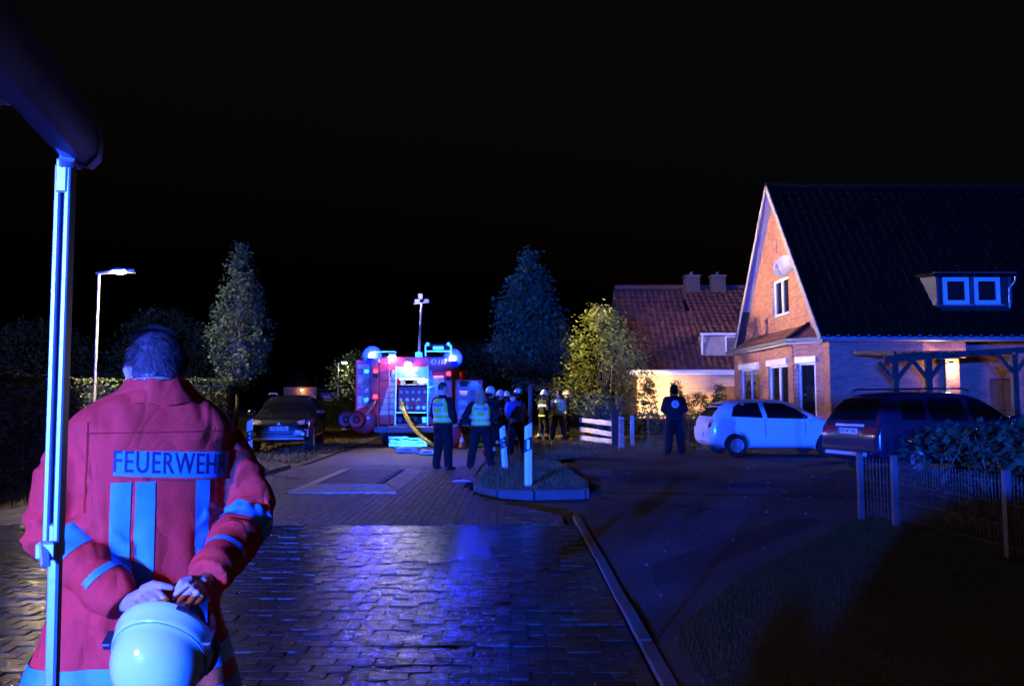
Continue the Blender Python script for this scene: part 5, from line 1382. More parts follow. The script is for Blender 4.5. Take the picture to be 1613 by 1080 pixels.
# support leg: knuckle, outer profile with grooves, lower tube and clamp
lt_ = P(104, 262, 1.25); lb = P(84, 864, 1.25); le = P(79, 1085, 1.25)
jt = ra + Vector((-.01, 0, -.046))
mb = MB(); mb.bar(jt + d * .04, lt_ + Vector((0, 0, .0)), .021, .013, bev=.003); mb.bar(jt + d * .085 + Vector((0, 0, .01)), jt - d * .013, .02, .013, bev=.003); mb.build('knuckle', m_leg, aw)
for k_, off_ in ((-1, -.0081), (1, .0081)):
    mb = MB(); mb.bar(lt_ + Vector((off_, 0, 0)), lb + Vector((off_, 0, 0)), .0092, .021, bev=.002); mb.build('leg_profile', m_leg, aw)
mb = MB(); mb.bar(lt_ + Vector((0, .004, .0)), lb + Vector((0, .004, 0)), .009, .013); mb.build('leg_core', m_anth, aw)
mb = MB(); mb.bar(lt_ + Vector((0, -.004, .01)), lt_ + (lb - lt_) * .075 + Vector((0, -.003, 0)), .0195, .0195, bev=.003); mb.build('leg_sleeve', m_leg, aw)
zt = le.lerp(lb, 1); dn = (le - lb).normalized(); end = lb + dn * ((lb.z + .0) / -dn.z)
mb = MB(); mb.bar(lb + Vector((.003, 0, .04)), end, .017, .017, bev=.003); mb.build('lower_tube', m_leg, aw)
mb = MB(); mb.box(lb + Vector((-.002, -.004, .0)), (.0273, .0325, .029), b=.004); mb.bar(lb + Vector((-.008, -.013, .013)), lb + Vector((.008, -.032, -.02)), .013, .008, bev=.002); mb.build('clamp', m_leg, aw)
mb = MB(); mb.box((end.x, end.y, .01), (.07, .07, .02), b=.004); mb.build('foot', m_chassis, aw)

# fire engine waiting behind the camera: its blue beacons light the near scene
be = thing('waiting_engine', 'second fire engine waiting behind the camera with blue beacons on', 'fire engine', (-8.2, -18, 0))
MB().box((0, -3.0, 1.45), (2.3, 6.0, 1.9), b=.08).build('body', m_fred, be)
MB().box((0, .0, 1.0), (2.3, .1, .4), b=.03).build('bumper', m_frefl, be)
MB().box((0, .01, 1.85), (1.9, .02, .7)).build('windscreen', m_cglass, be)
for y_ in (-.9, -4.6):
    for sg in (-1, 1): MB().lathe([(.28, -.14), (.46, -.13), (.47, 0), (.46, .13), (.28, .14)], 24, Matrix.Translation((sg * 1.02, y_, .47)) @ Matrix.Rotation(R(90), 4, 'Y')).build('wheel', m_tyre, be, True)
for sg in (-1, 1):
    bk = MB().lathe([(.11, 0), (.11, .06), (.09, .07)], 14, Matrix.Translation((sg * .85, -.3, 2.4))).build('beacon', m_chassis, be)
    MB().ball((sg * .85, -.3, 2.56), (.075, .075, .09), 14, 8).build('beacon_glass', em('near_beacon_glow', (.004, .066, 1.0), LUM['near_beacon']), bk, True)

# ================================================================== PEOPLE
m_skin = pm('skin', (.52, .34, .26), .5, var=.08, bump=.1, bscale=120)
m_navy = pm('navy_cloth', (.012, .012, .013), .95, var=.2, bump=.4, bscale=120, spec=.12)
m_ffc = pm('turnout_cloth', (.016, .016, .016), .95, var=.2, bump=.4, bscale=120, spec=.12)
m_vest = pm('hi_vis_yellow', (.42, .62, .04), .7, bump=.2, bscale=150)
m_silv = pm('silver_tape', (.62, .66, .7), .35, var=.06, bump=.2, bscale=220)
m_ytape = pm('yellow_tape', (.62, .6, .05), .5, var=.06, bump=.2, bscale=220)
m_helm = pm('ivory_helmet', (.68, .62, .46), .3, var=.05, bump=.05, coat=.3)
m_jean = pm('dark_jeans', (.018, .019, .024), .95, bump=.3, bscale=120, spec=.12)
m_shoe = pm('black_leather', (.02, .018, .017), .5, bump=.2)
m_blued = pm('blue_jacket', (.05, .10, .42), .8, bump=.3, bscale=90)
m_hairb = pm('blond_hair', (.34, .24, .12), .5, island=.3, bump=0)
m_haird = pm('dark_hair', (.03, .024, .02), .5, island=.3, bump=0)
m_pinkt = pm('vest_label_film', (.62, .5, .55), .5, var=.05, bump=.1)

def hand(mb, wr, d, nrm, side, size=1.0, curl=.5):
    """palm, four fingers and a thumb; d along the hand, nrm out of the palm"""
    d = Vector(d).normalized(); nrm = (Vector(nrm) - d * Vector(nrm).dot(d)).normalized(); x = d.cross(nrm) * side
    wr = Vector(wr); s_ = size
    mb.limb([wr - d * .02 * s_, wr + d * .03 * s_, wr + d * .08 * s_], [.024 * s_, .036 * s_, .036 * s_], 10)
    for i, (o, L_) in enumerate(((-.032, .066), (-.011, .076), (.011, .072), (.03, .056))):
        b = wr + d * .085 * s_ + x * o * s_; c = curl
        k = b + (d * math.cos(c) + nrm * math.sin(c)) * L_ * .52 * s_; e = k + (d * math.cos(c * 2.1) + nrm * math.sin(c * 2.1)) * L_ * .5 * s_
        mb.limb([b, k, e], [.0115 * s_, .0105 * s_, .0095 * s_], 8)
    b = wr + d * .025 * s_ - x * .03 * s_; k = b + (d * .6 - x * .7 + nrm * .3).normalized() * .045 * s_; e = k + (d * .9 - x * .1 + nrm * .5).normalized() * .035 * s_
    mb.limb([b, k, e], [.0145 * s_, .012 * s_, .0105 * s_], 8)
def head(mb, T, s=1.0):
    """head and face on a neck, built facing +Y; T maps to place"""
    rows = [(1.555, 0, .035, .035, .045), (1.57, 0, .03, .052, .07), (1.60, 0, .022, .064, .086), (1.64, 0, .012, .071, .094), (1.68, 0, .004, .075, .098), (1.72, 0, -.002, .074, .096), (1.755, 0, -.006, .064, .082), (1.78, 0, -.006, .042, .054), (1.79, 0, -.006, .014, .02)]
    tmp = MB(); tmp.body(rows, 18, 2.1)
    tmp.limb([(0, -.012, 1.44), (0, -.005, 1.52), (0, .005, 1.59)], [.062, .054, .053], 12)
    tmp.limb([(0, .1, 1.685), (0, .116, 1.655), (0, .105, 1.645)], [.009, .013, .014], 8)
    for sg in (-1, 1): tmp.limb([(sg * .074, -.012, 1.69), (sg * .083, -.018, 1.67), (sg * .075, -.008, 1.635)], [.012, .014, .01], 8); tmp.limb([(sg * .02, .094, 1.7), (sg * .045, .085, 1.7)], [.01, .009], 6)
    tmp.limb([(-.022, .098, 1.61), (.022, .098, 1.61)], [.008, .008], 6); tmp.limb([(0, .088, 1.575), (0, .092, 1.58)], [.02, .018], 8)
    mb.M = T; mb.add(tmp.v, tmp.f); mb.M = None
def hair_cap(T, seed, n, length, m, parent, long=False, name='hair', wid=.006, curly=.4, lie=.7):
    rr = random.Random(seed); mb = MB()
    mb.body([(1.64, 0, -.03, .068, .076), (1.68, 0, -.022, .074, .086), (1.72, 0, -.012, .077, .098), (1.755, 0, -.009, .070, .088), (1.783, 0, -.008, .047, .06), (1.797, 0, -.006, .015, .02)], 16, 2.1)
    for i in range(n):
        a = rr.uniform(0, 6.283); z = rr.uniform(0, 1) ** .8; ca, sa = math.cos(a), math.sin(a)
        if sa > .45 and z < .62: continue
        if abs(ca) > .8 and z < .3 and -.4 < sa < .5: continue
        r_ = math.sqrt(max(0, 1 - z * z)); 
        p = Vector((.078 * r_ * ca, -.012 + .095 * r_ * sa, 1.655 + .138 * z)) if z > .02 else Vector((.078 * ca, -.02 + .09 * sa, 1.66 - .05 * rr.random()))
        nrm = Vector((ca * r_, sa * r_, z + .05)).normalized(); dn = Vector((rr.gauss(0, curly), rr.gauss(0, curly) - .25, -.55 + rr.gauss(0, curly)))
        L_ = length * rr.uniform(.5, 1.2) * (.6 if z < .2 else 1)
        if long: L_ = length * (rr.uniform(.7, 1.1)); dn = Vector((rr.gauss(0, .1), -.12, -1))
        if lie < .3: dn = (dn - nrm * dn.dot(nrm)); dn.normalize()
        d1 = (nrm * lie + dn * .8 + Vector((noise.noise(p * 30), noise.noise(p * 30 + Vector((7, 0, 0))), noise.noise(p * 30 + Vector((0, 7, 0))))) * .9).normalized(); d2 = (nrm * .1 + dn).normalized()
        if long: d1 = (nrm * .25 + dn).normalized()
        s_ = d1.cross(nrm); s_ = (s_.normalized() if s_.length > .01 else Vector((1, 0, 0))) * wid
        q1 = p + d1 * L_ * .5; q2 = q1 + d2 * L_ * .5
        o = len(mb.v); mb.v += [tuple(v) for v in (p - s_, p + s_, q1 + s_ * .9, q2 + s_ * .15, q2 - s_ * .15, q1 - s_ * .9)]; mb.f += [(o, o + 1, o + 2, o + 5), (o + 5, o + 2, o + 3, o + 4)]
    mb.v = [tuple(T @ Vector(v)) for v in mb.v]
    return mb.build(name, m, parent, True)
def helmet(T, parent, m=None):
    mb = MB(); mb.M = T
    for rows in ([(1.66, 0, -.015, .118, .14), (1.69, 0, -.012, .113, .135), (1.735, 0, -.01, .108, .13), (1.78, 0, -.008, .092, .112), (1.815, 0, -.006, .066, .082), (1.835, 0, -.005, .034, .045), (1.842, 0, -.004, .008, .01)],): mb.body(rows, 22, 2.1)
    mb.M = None; h = mb.build('helmet', m or m_helm, parent, True)
    mb = MB(); mb.M = T; mb.body([(1.652, 0, .0, .122, .168), (1.664, 0, .0, .13, .178), (1.672, 0, .0, .122, .165)], 22, 2.1); mb.M = None; mb.build('brim', m or m_helm, h, True)
    mb = MB(); mb.M = T; mb.body([(1.70, 0, -.011, .1145, .1365), (1.718, 0, -.011, .113, .135)], 22, 2.1); mb.M = None; mb.build('reflective_band', m_silv, h, True)
    mb = MB(); mb.M = T
    n = 10; vs = []
    for k in range(n + 1):
        a = math.pi + math.pi * k / n; vs.append((.112 * math.cos(a), -.015 + .135 * math.sin(a), 1.67)); vs.append((.105 * math.cos(a), -.02 + .135 * math.sin(a), 1.55))
    mb.add(vs, [(2 * k, 2 * k + 2, 2 * k + 3, 2 * k + 1) for k in range(n)]); mb.M = None; mb.build('neck_guard', m_navy, h, True)
def person(label, loc, rz, H, arms, lean=0.0, spread=.1, outfit='ff', turn=0.0, step=0.0, bulk=1.0, group=None, text=None, nod=0.0):
    s = H / 1.8; t = thing('person', label, 'person', loc, rz, group); S = Matrix.Scale(s, 4)
    Uq = Matrix.Translation((0, 0, .95)) @ Matrix.Rotation(-lean, 4, 'X') @ Matrix.Translation((0, 0, -.95))
    HT = Uq @ Matrix.Translation((0, 0, 1.5)) @ Matrix.Rotation(turn, 4, 'Z') @ Matrix.Rotation(-nod, 4, 'X') @ Matrix.Translation((0, 0, -1.5))
    legs = []
    for sg in (-1, 1): legs.append([(sg * .095, 0, .92), (sg * (.1 + spread * .3), .02 + sg * step * .3, .5), (sg * (.1 + spread * .6), -.015 + sg * step * .6, .1)])
    tors = [(.84, 0, 0, .165, .115), (.95, 0, 0, .17, .118), (1.08, 0, 0, .155, .105), (1.24, 0, 0, .178, .118), (1.36, 0, -.005, .192, .12), (1.43, 0, -.01, .17, .1), (1.48, 0, -.01, .10, .075), (1.51, 0, -.008, .06, .06)]
    AR = []
    for sg, (el, wr) in zip((-1, 1), arms): AR.append([Uq @ Vector((sg * .185, -.005, 1.405)), Uq @ Vector(el), Uq @ Vector(wr)])
    def toes(mb, f):
        for sg, L_ in zip((-1, 1), legs):
            a = Vector(L_[2]); mb.limb([a + Vector((0, -.03, -.05)), a + Vector((sg * .015, .06, -.06)), a + Vector((sg * .035, .16, -.068))], [.042 * f, .042 * f, .03 * f], 10)
            mb.limb([a + Vector((0, -.01, .08)), a + Vector((0, -.02, -.03))], [.045 * f, .045 * f], 10)
    b = MB()
    tr = MB(); tr.body(tors, 18, 2.3); b.M = Uq; b.add(tr.v, tr.f); b.M = None
    for L_ in legs: b.limb(L_, [.085, .058, .042], 12)
    toes(b, .9)
    for A in AR:
        b.limb(A, [.052, .042, .03], 10)
    for sg, A in zip((-1, 1), AR):
        d = (A[2] - A[1]).normalized(); hand(b, A[2] + d * .02, d, Vector((-sg, .25, .0)), sg, 1.05, .45)
    head(b, HT); b.v = [tuple(S @ Vector(v)) for v in b.v]
    obj('body', remesh(b, .0115 * s, 2), m_skin, t)
    def grown(fn, m, name, vox=.017):
        g = MB(); fn(g); g.v = [tuple(S @ Vector(v)) for v in g.v]; me = remesh(g, vox * s, 5)
        ns = [v.normal.copy() for v in me.vertices]
        for v, nv in zip(me.vertices, ns):
            c = v.co.copy(); v.co = c + nv * (.008 * noise.noise(Vector((c.x * 9, c.y * 9, c.z * 4))) + .005 * noise.noise(c * 22))
        return obj(name, me, m, t), me
    jm, tm = {'ff': (m_ffc, m_ffc), 'police': (m_navy, m_navy), 'vestman': (m_grey, m_jean), 'blue': (m_blued, m_navy), 'hood': (m_navy, m_jean)}[outfit]
    k = .03 * bulk
    def trous(g):
        g.M = Matrix.Identity(4); g.body([(.80, 0, 0, .185 + k, .125 + k), (.93, 0, 0, .18 + k, .125 + k), (1.03, 0, 0, .165 + k * .6, .115 + k * .6)], 18, 2.3); g.M = None
        for L_ in legs:
            q = [Vector(p) for p in L_]; q[2].z = .1; g.limb([q[0], q[1], q[2]], [.093 + k, .07 + k, .062 + k * .8], 14)
    o, tme = grown(trous, tm, 'trousers')
    hem = {'ff': .80, 'police': .93, 'vestman': .9, 'blue': .86, 'hood': .84}[outfit]
    def jack(g):
        rows = [(hem, 0, 0, .19 + k, .14 + k)] + [(max(z, hem + .02), cx, cy, hw + k, hd + k) for (z, cx, cy, hw, hd) in tors[1:-1]] + [(1.51, 0, -.006, .075, .075), (1.535, 0, 0, .07, .07)]
        x = MB(); x.body(rows, 20, 2.3); g.M = Uq; g.add(x.v, x.f); g.M = None
        for A in AR: g.limb([A[0], A[1], A[1].lerp(A[2], .92)], [.066 + k, .056 + k * .9, .044 + k * .7], 12)
    o, jme = grown(jack, jm, 'jacket')
    sh = MB(); toes(sh, 1.12); sh.v = [tuple(S @ Vector(v)) for v in sh.v]; obj('boots', remesh(sh, .014, 3), m_shoe, t)
    zax = lambda z: (Uq.to_3x3() @ Vector((0, 0, 1)), S @ (Uq @ Vector((0, 0, z))))
    def belt(me, z0, z1, m, name, rad=.36, off=.006):
        n, c0 = zax(z0); n, c1 = zax(z1)
        pm_ = cut(me, [(c0, -n), (c1, n)], (c0, c1, rad * s), off); return obj(name, pm_, m, t)
    def cuff(me, A, f0, f1, m, name, r=.12, off=.006):
        a, b2 = S @ Vector(A[0]), S @ Vector(A[1]); d = (b2 - a).normalized(); p0, p1 = a.lerp(b2, f0), a.lerp(b2, f1)
        return obj(name, cut(me, [(p0, -d), (p1, d)], (p0, p1, r * s), off), m, t)
    if outfit == 'ff':
        for (z0, z1, m) in ((.87, .92, m_ytape), (1.22, 1.265, m_silv), (1.265, 1.295, m_ytape)): belt(jme, z0, z1, m, 'reflective_band', .24)
        for A in AR: cuff(jme, (A[1], A[2]), .45, .62, m_silv, 'sleeve_band'); cuff(jme, (A[1], A[2]), .62, .72, m_ytape, 'sleeve_band')
        for L_ in legs: cuff(tme, (L_[1], L_[2]), .6, .72, m_ytape, 'leg_band', .14); cuff(tme, (L_[1], L_[2]), .72, .84, m_silv, 'leg_band', .14)
        helmet(S @ HT, t)
    if outfit in ('police', 'vestman'):
        def vest(g):
            x = MB(); x.body([(.96, 0, 0, .19 + k, .14 + k)] + [(z, cx, cy, hw + k + .018 - max(0, z - 1.3) * .22, hd + k + .02) for (z, cx, cy, hw, hd) in tors[2:-2]] + [(1.475, 0, -.008, .12, .1)], 20, 2.5); g.M = Uq; g.add(x.v, x.f); g.M = None
        o, vme = grown(vest, m_vest, 'hi_vis_vest', .015)
        bands = [(1.0, 1.05), (1.12, 1.17)] if outfit == 'police' else [(.99, 1.04), (1.1, 1.15)]
        for (z0, z1) in bands: belt(vme, z0, z1, m_silv, 'reflective_band', .34, .004)
        for sg in (-1, 1):
            n, c0 = zax(1.17); x0, x1 = (sg * .10, sg * .15); lo, hi = min(x0, x1) * s, max(x0, x1) * s
            obj('shoulder_band', cut(vme, [((lo, 0, 0), (-1, 0, 0)), ((hi, 0, 0), (1, 0, 0)), (c0, -n)], None, .004), m_silv, t)
        vb = bvh_of(vme); zc = S @ (Uq @ Vector((0, -.2, 1.33)))
        if text:
            panel = obj('label_panel', project([(-.155 * s, -.04 * s), (.155 * s, -.04 * s), (.155 * s, .04 * s), (-.155 * s, .04 * s)], (0, -.6, zc.z), (1, 0, 0), (0, 0, 1), (0, 1, 0), vb, .008, .05), m_pinkt, t)
            drape_text(text, .085 * s, pm('police_lettering', (.12, .02, .1), .5, bump=0), panel, (0, -.6, zc.z), (1, 0, 0), (0, 0, 1), (0, 1, 0), vb, .012, sx=.95, bold=.003)
    return t, S, HT, Uq, jme
D_ = lambda a, b: (a, b)
down = (((-.26, -.02, 1.13), (-.27, .05, .88)), ((.26, -.02, 1.13), (.27, .05, .88)))
front_ = (((-.27, -.02, 1.14), (-.12, .22, 1.12)), ((.27, -.02, 1.14), (.12, .22, 1.12)))
hips = (((-.36, -.06, 1.16), (-.2, .06, 1.0)), ((.36, -.06, 1.16), (.2, .06, 1.0)))

# police officers
g = G(697, 739)
t, S, HT, U_, _ = person('police officer in yellow vest standing with his back turned, left of two', (g.x, g.y, 0), R(-38), 1.86, (((-.27, -.02, 1.13), (-.2, .14, .95)), ((.27, .0, 1.13), (.2, .16, .98))), outfit='police', turn=R(-15), spread=.12, text='POLIZEI')
hair_cap(S @ HT, 3, 700, .03, m_haird, t)
g = G(757, 739)
t, S, HT, U_, _ = person('policewoman with long fair hair, hands on hips, back turned', (g.x, g.y, 0), R(4), 1.74, hips, outfit='police', spread=.22, turn=R(-10), text='POLIZEI')
hair_cap(S @ HT, 4, 1500, .26, m_hairb, t, long=True, wid=.007)
# firefighters round the hose
ffg = 'firefighters in helmets beside the engine'
for (px, py, rz, H, arms, lean, lab) in ((771, 719, -60, 1.80, front_, .05, 'firefighter partly hidden behind the policewoman'),
        (784, 706, -100, 1.74, front_, .12, 'firefighter in dark gear just right of the policewoman'),
        (799, 705, 20, 1.72, down, .1, 'firefighter with yellow jacket bands left of the blue jacket'),
        (816, 700, 70, 1.84, front_, .0, 'firefighter with white helmet behind the blue-jacketed man')):
    g = G(px, py); person(lab, (g.x, g.y, 0), R(rz), H, arms, lean=lean, group=ffg)
g = G(814, 716)
t, S, HT, U_, _ = person('stooping man in plain blue jacket and black trousers', (g.x, g.y, 0), R(25), 1.72, front_, lean=.26, outfit='blue', bulk=1.7, spread=.2, nod=.5)
hair_cap(S @ HT, 6, 700, .03, m_haird, t)
g = G(856, 694); person('firefighter with silver-banded jacket and pale helmet facing right', (g.x, g.y, 0), R(-55), 1.80, (((-.28, .02, 1.15), (-.1, .2, 1.05)), ((.28, .02, 1.15), (.1, .22, 1.05))), lean=.06, group=ffg, step=.06)
g = G(880, 694)
t, S, HT, U_, _ = person('person in yellow-green vest and jeans with back turned, by the bush', (g.x, g.y, 0), R(6), 1.80, (((-.32, .0, 1.16), (-.24, .16, 1.02)), ((.28, .02, 1.14), (.15, .22, 1.05))), outfit='vestman', spread=.24, text='POLIZEI')
hair_cap(S @ HT, 7, 700, .03, m_haird, t)
g = G(893, 691); person('firefighter with helmet half hidden behind the vested person', (g.x, g.y, 0), R(80), 1.82, down, group=ffg)
# bystander with round emblem
g = G(1063, 716)
t, S, HT, U_, jme = person('bystander in dark hooded jacket with round pale back emblem by the garden fence', (g.x, g.y, 0), R(-8), 1.88, (((-.27, .0, 1.14), (-.14, .2, 1.05)), ((.27, .0, 1.14), (.14, .2, 1.05))), outfit='hood', bulk=1.3, spread=.12)
mb = MB(); mb.M = S @ HT; mb.body([(1.55, 0, -.02, .09, .1), (1.62, 0, -.018, .1, .118), (1.70, 0, -.012, .102, .122), (1.76, 0, -.01, .09, .108), (1.80, 0, -.008, .06, .075), (1.815, 0, -.006, .02, .03)], 18, 2.1); mb.M = None; obj('hood', mb.mesh('hood', True), m_navy, t)
jb = bvh_of(jme); cx_, cz_ = .02, 1.30 * 1.88 / 1.8
def disc(r0, n=24): return [(r0 * math.cos(2 * math.pi * k / n), r0 * math.sin(2 * math.pi * k / n)) for k in range(n)]
eb = obj('emblem', project(disc(.1), (cx_, -1, cz_), (1, 0, 0), (0, 0, 1), (0, 1, 0), jb, .008, .03), pm('emblem_print', (.42, .5, .62), .6, bump=.05), t)
for pl3 in ([(-.012, -.07), (.012, -.07), (.012, .02), (-.012, .02)], [(-.05, .02), (.0, .07), (.05, .02), (.0, .035)], [(-.06, -.02), (-.03, -.01), (-.03, -.05), (-.05, -.05)], [(.06, -.02), (.03, -.01), (.03, -.05), (.05, -.05)]):
    obj('emblem_mark', project(pl3, (cx_, -1, cz_), (1, 0, 0), (0, 0, 1), (0, 1, 0), jb, .011, .03), pm('emblem_ink', (.1, .14, .3), .6, bump=0), eb)

# ------------------------------------------------------------------ the fireman in front, back to the camera, helmet in his hands
m_jack = pm('orange_red_jacket', (.84, .045, .026), .75, var=.12, scale=6, bump=.2, bscale=160, spec=.15)
def creases(m, sc=4.6, st_=.75):
    n = m.node_tree; b = n.nodes['Principled BSDF']; tc = n.nodes.new('ShaderNodeTexCoord'); mp = n.nodes.new('ShaderNodeMapping'); mp.inputs['Scale'].default_value = (1.3, 1.3, .55)
    no = n.nodes.new('ShaderNodeTexNoise'); no.inputs['Scale'].default_value = sc; no.inputs['Detail'].default_value = 1.2; no.inputs['Distortion'].default_value = 1.6; no.inputs['Roughness'].default_value = .45
    a1 = n.nodes.new('ShaderNodeMath'); a1.operation = 'SUBTRACT'; a1.inputs[1].default_value = .5; a2 = n.nodes.new('ShaderNodeMath'); a2.operation = 'ABSOLUTE'
    bu = n.nodes.new('ShaderNodeBump'); bu.inputs['Strength'].default_value = st_; bu.inputs['Distance'].default_value = .035
    L = n.links; L.new(tc.outputs['Object'], mp.inputs[0]); L.new(mp.outputs[0], no.inputs['Vector']); L.new(no.outputs['Fac'], a1.inputs[0]); L.new(a1.outputs[0], a2.inputs[0]); L.new(a2.outputs[0], bu.inputs['Height'])
    old = b.inputs['Normal'].links[0].from_node; L.new(bu.outputs[0], old.inputs['Normal'])
creases(m_jack)
m_hem = pm('bright_orange_cloth', (.75, .13, .03), .72, bump=.3, bscale=110)
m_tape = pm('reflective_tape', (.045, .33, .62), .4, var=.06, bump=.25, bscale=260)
m_lett = pm('dark_blue_lettering', (.012, .02, .06), .6, bump=0)
m_hair = pm('greying_hair', (.09, .085, .08), .45, island=.6, bump=0)
fm = thing('person', 'fireman in orange-red jacket seen from behind, holding a white helmet', 'person', (-1.17, 2.55, 0))
FX, FY, YAW = -1.17, 2.55, R(35)      # he faces away from the camera, turned to the left of the road
fm.rotation_euler = (0, 0, YAW); RI = Matrix.Rotation(-YAW, 3, 'Z')
L0 = lambda v: RI @ (Vector(v) - Vector((FX, FY, 0)))
lw_, rw_ = P(196, 951, 2.30), P(331, 905, 2.31)
lel, rel = Vector((-1.395, 2.40, 1.10)), Vector((-.875, 2.66, 1.11))
AL = [Vector((-.192, .025, 1.375)), L0(lel), L0(lw_)]; ARr = [Vector((.212, .045, 1.365)), L0(rel), L0(rw_)]
HTm = Matrix.Translation((.012, .02, .0)) @ Matrix.Translation((0, 0, 1.5)) @ Matrix.Rotation(R(-8), 4, 'Z') @ Matrix.Rotation(R(-6), 4, 'X') @ Matrix.Scale(1.04, 4) @ Matrix.Translation((0, 0, -1.5 - .08))
b = MB()
b.body([(.80, -.03, 0, .19, .13), (.95, -.03, 0, .185, .13), (1.1, -.02, 0, .18, .12), (1.25, 0, 0, .19, .12), (1.37, 0, 0, .19, .115), (1.44, 0, 0, .15, .095), (1.49, 0, 0, .08, .07)], 20, 2.3)
for sg in (-1, 1):
    b.limb([(sg * .1 - .03, 0, .88), (sg * .12 - .03, .02, .48), (sg * .13 - .03, -.01, .1)], [.09, .062, .045], 12); b.limb([(sg * .13 - .03, -.03, .05), (sg * .15 - .03, .07, .04), (sg * .17 - .03, .17, .035)], [.045, .042, .03], 10)
b.limb(AL, [.05, .042, .022], 12); b.limb(ARr, [.05, .042, .02], 12)
head(b, HTm)
def fing(pts, r=.0078): b.limb([L0(P(*p)) for p in pts], [r * 1.1] + [r] * (len(pts) - 2) + [r * .85], 10)
# left hand: knuckles up, fingers hanging over the helmet strap
b.limb([L0(P(200, 950, 2.29)), L0(P(222, 938, 2.25)), L0(P(238, 932, 2.235))], [.024, .022, .018], 12)
b.limb([L0(P(206, 954, 2.28)), L0(P(222, 950, 2.25))], [.022, .02], 12)
fing([(238, 929, 2.225), (253, 934, 2.17), (263, 945, 2.165), (264, 956, 2.18)]); fing([(231, 935, 2.22), (245, 942, 2.16), (254, 954, 2.155), (254, 966, 2.17)]); fing([(223, 942, 2.22), (235, 950, 2.16), (243, 962, 2.155), (242, 972, 2.17)]); fing([(214, 949, 2.225), (225, 957, 2.17), (231, 968, 2.165), (230, 976, 2.175)], .0072)
fing([(226, 926, 2.245), (241, 919, 2.215), (256, 922, 2.20), (270, 925, 2.205)], .0108)
# right hand: closed fist
b.limb([L0(P(332, 906, 2.30)), L0(P(318, 917, 2.26)), L0(P(303, 927, 2.245))], [.018, .025, .026], 12)
fing([(309, 914, 2.24), (296, 920, 2.195), (277, 935, 2.19), (274, 941, 2.215)]); fing([(312, 919, 2.23), (303, 926, 2.18), (284, 943, 2.175), (280, 950, 2.205)]); fing([(317, 924, 2.23), (311, 932, 2.178), (296, 950, 2.178), (292, 955, 2.21)]); fing([(321, 930, 2.235), (317, 940, 2.19), (308, 951, 2.19)], .0088)
fing([(312, 912, 2.25), (299, 911, 2.215), (286, 916, 2.195), (280, 926, 2.195)], .0108)
me = remesh(b, .0036, 1); obj('body', me, m_skin, fm)
j = MB(); torso_rows = [(.52, -.03, 0, .33, .215), (.62, -.03, 0, .31, .20), (.78, -.025, 0, .262, .18), (.95, -.015, 0, .232, .165), (1.10, -.005, 0, .226, .155), (1.25, 0, 0, .235, .155), (1.35, 0, 0, .25, .152), (1.415, 0, .0, .252, .142), (1.45, 0, 0, .228, .128), (1.482, 0, 0, .18, .112), (1.508, 0, 0, .125, .1), (1.53, .005, -.003, .095, .095), (1.55, .01, -.003, .085, .085)]
j.body(torso_rows, 28, 2.35)
j.tube([AL[0], AL[0].lerp(AL[1], .5) + Vector((-.015, 0, 0)), AL[1], AL[1].lerp(AL[2], .5), AL[1].lerp(AL[2], 1.03)], [.085, .088, .083, .076, .062], 16)
j.tube([ARr[0], ARr[0].lerp(ARr[1], .5) + Vector((.012, 0, 0)), ARr[1], ARr[1].lerp(ARr[2], .5), ARr[1].lerp(ARr[2], 1.06)], [.085, .088, .083, .076, .062], 16)
jm_ = remesh(j, .0085, 5)
def axis_t(c, a, bq):
    d = bq - a; t_ = (c - a).dot(d) / d.length_squared; return t_, (c - (a + d * max(0, min(1, t_)))).length
def fold(me_):
    ns = [v.normal.copy() for v in me_.vertices]
    for v, nv in zip(me_.vertices, ns):
        c = v.co.copy(); dsp = 0.0; best = None
        for A in (AL, ARr):
            for i_ in (0, 1):
                t_, r_ = axis_t(c, A[i_], A[i_ + 1])
                if -.1 < t_ < 1.15 and r_ < .125 and (best is None or r_ < best[0]): best = (r_, t_, i_, A)
        if best and abs(c.x + .02) > .17 - (.12 if best[2] == 1 else 0):
            r_, t_, i_, A = best; ang = (c - A[i_]).normalized()
            w_ = noise.noise(Vector((ang.x * 2.2, ang.z * 2.2, t_ * 2)))
            elbow = max(0, 1 - abs((t_ if i_ == 1 else t_ - 1)) * 2.4)
            dsp += (.004 + .006 * elbow) * math.sin((t_ * 17 if i_ else t_ * 15) + w_ * 5.5) + .007 * noise.noise(c * 13)
        else:
            low = max(0, min(1, (1.3 - c.z) / .35))
            dsp += .024 * low * noise.noise(Vector((c.x * 12, c.y * 4, c.z * 1.5))) + .010 * noise.noise(Vector((c.x * 4, c.y * 4, c.z * 3.2))) + .009 * (1 - abs(noise.noise(Vector((abs(c.x) * 9 + c.z * 8, 1, abs(c.x) * 3 - c.z * 3)))) * 3) * (.25 + .75 * min(1, max(0, abs(c.x + .01) - .1) * 9)) * .5
            up = max(0, min(1, (c.z - 1.32) / .12)); dsp += .003 * up * math.sin(c.x * 40 + 6 * noise.noise(c * 5))
        if 1.20 < c.z < 1.37 and abs(c.x - .03) < .22 and c.y < 0: dsp = dsp * .22 - .003
        v.co = c + nv * dsp
fold(jm_)
jm_ = evaluate(jm_, [('SMOOTH', dict(factor=.5, iterations=2))]); jm_.materials.clear(); shade(jm_, 80)
jk = obj('jacket', jm_, m_jack, fm)
tt = MB(); tt.body(torso_rows, 28, 2.35); ttm = remesh(tt, .0085, 8); plain = bvh_of(ttm); fold(ttm)
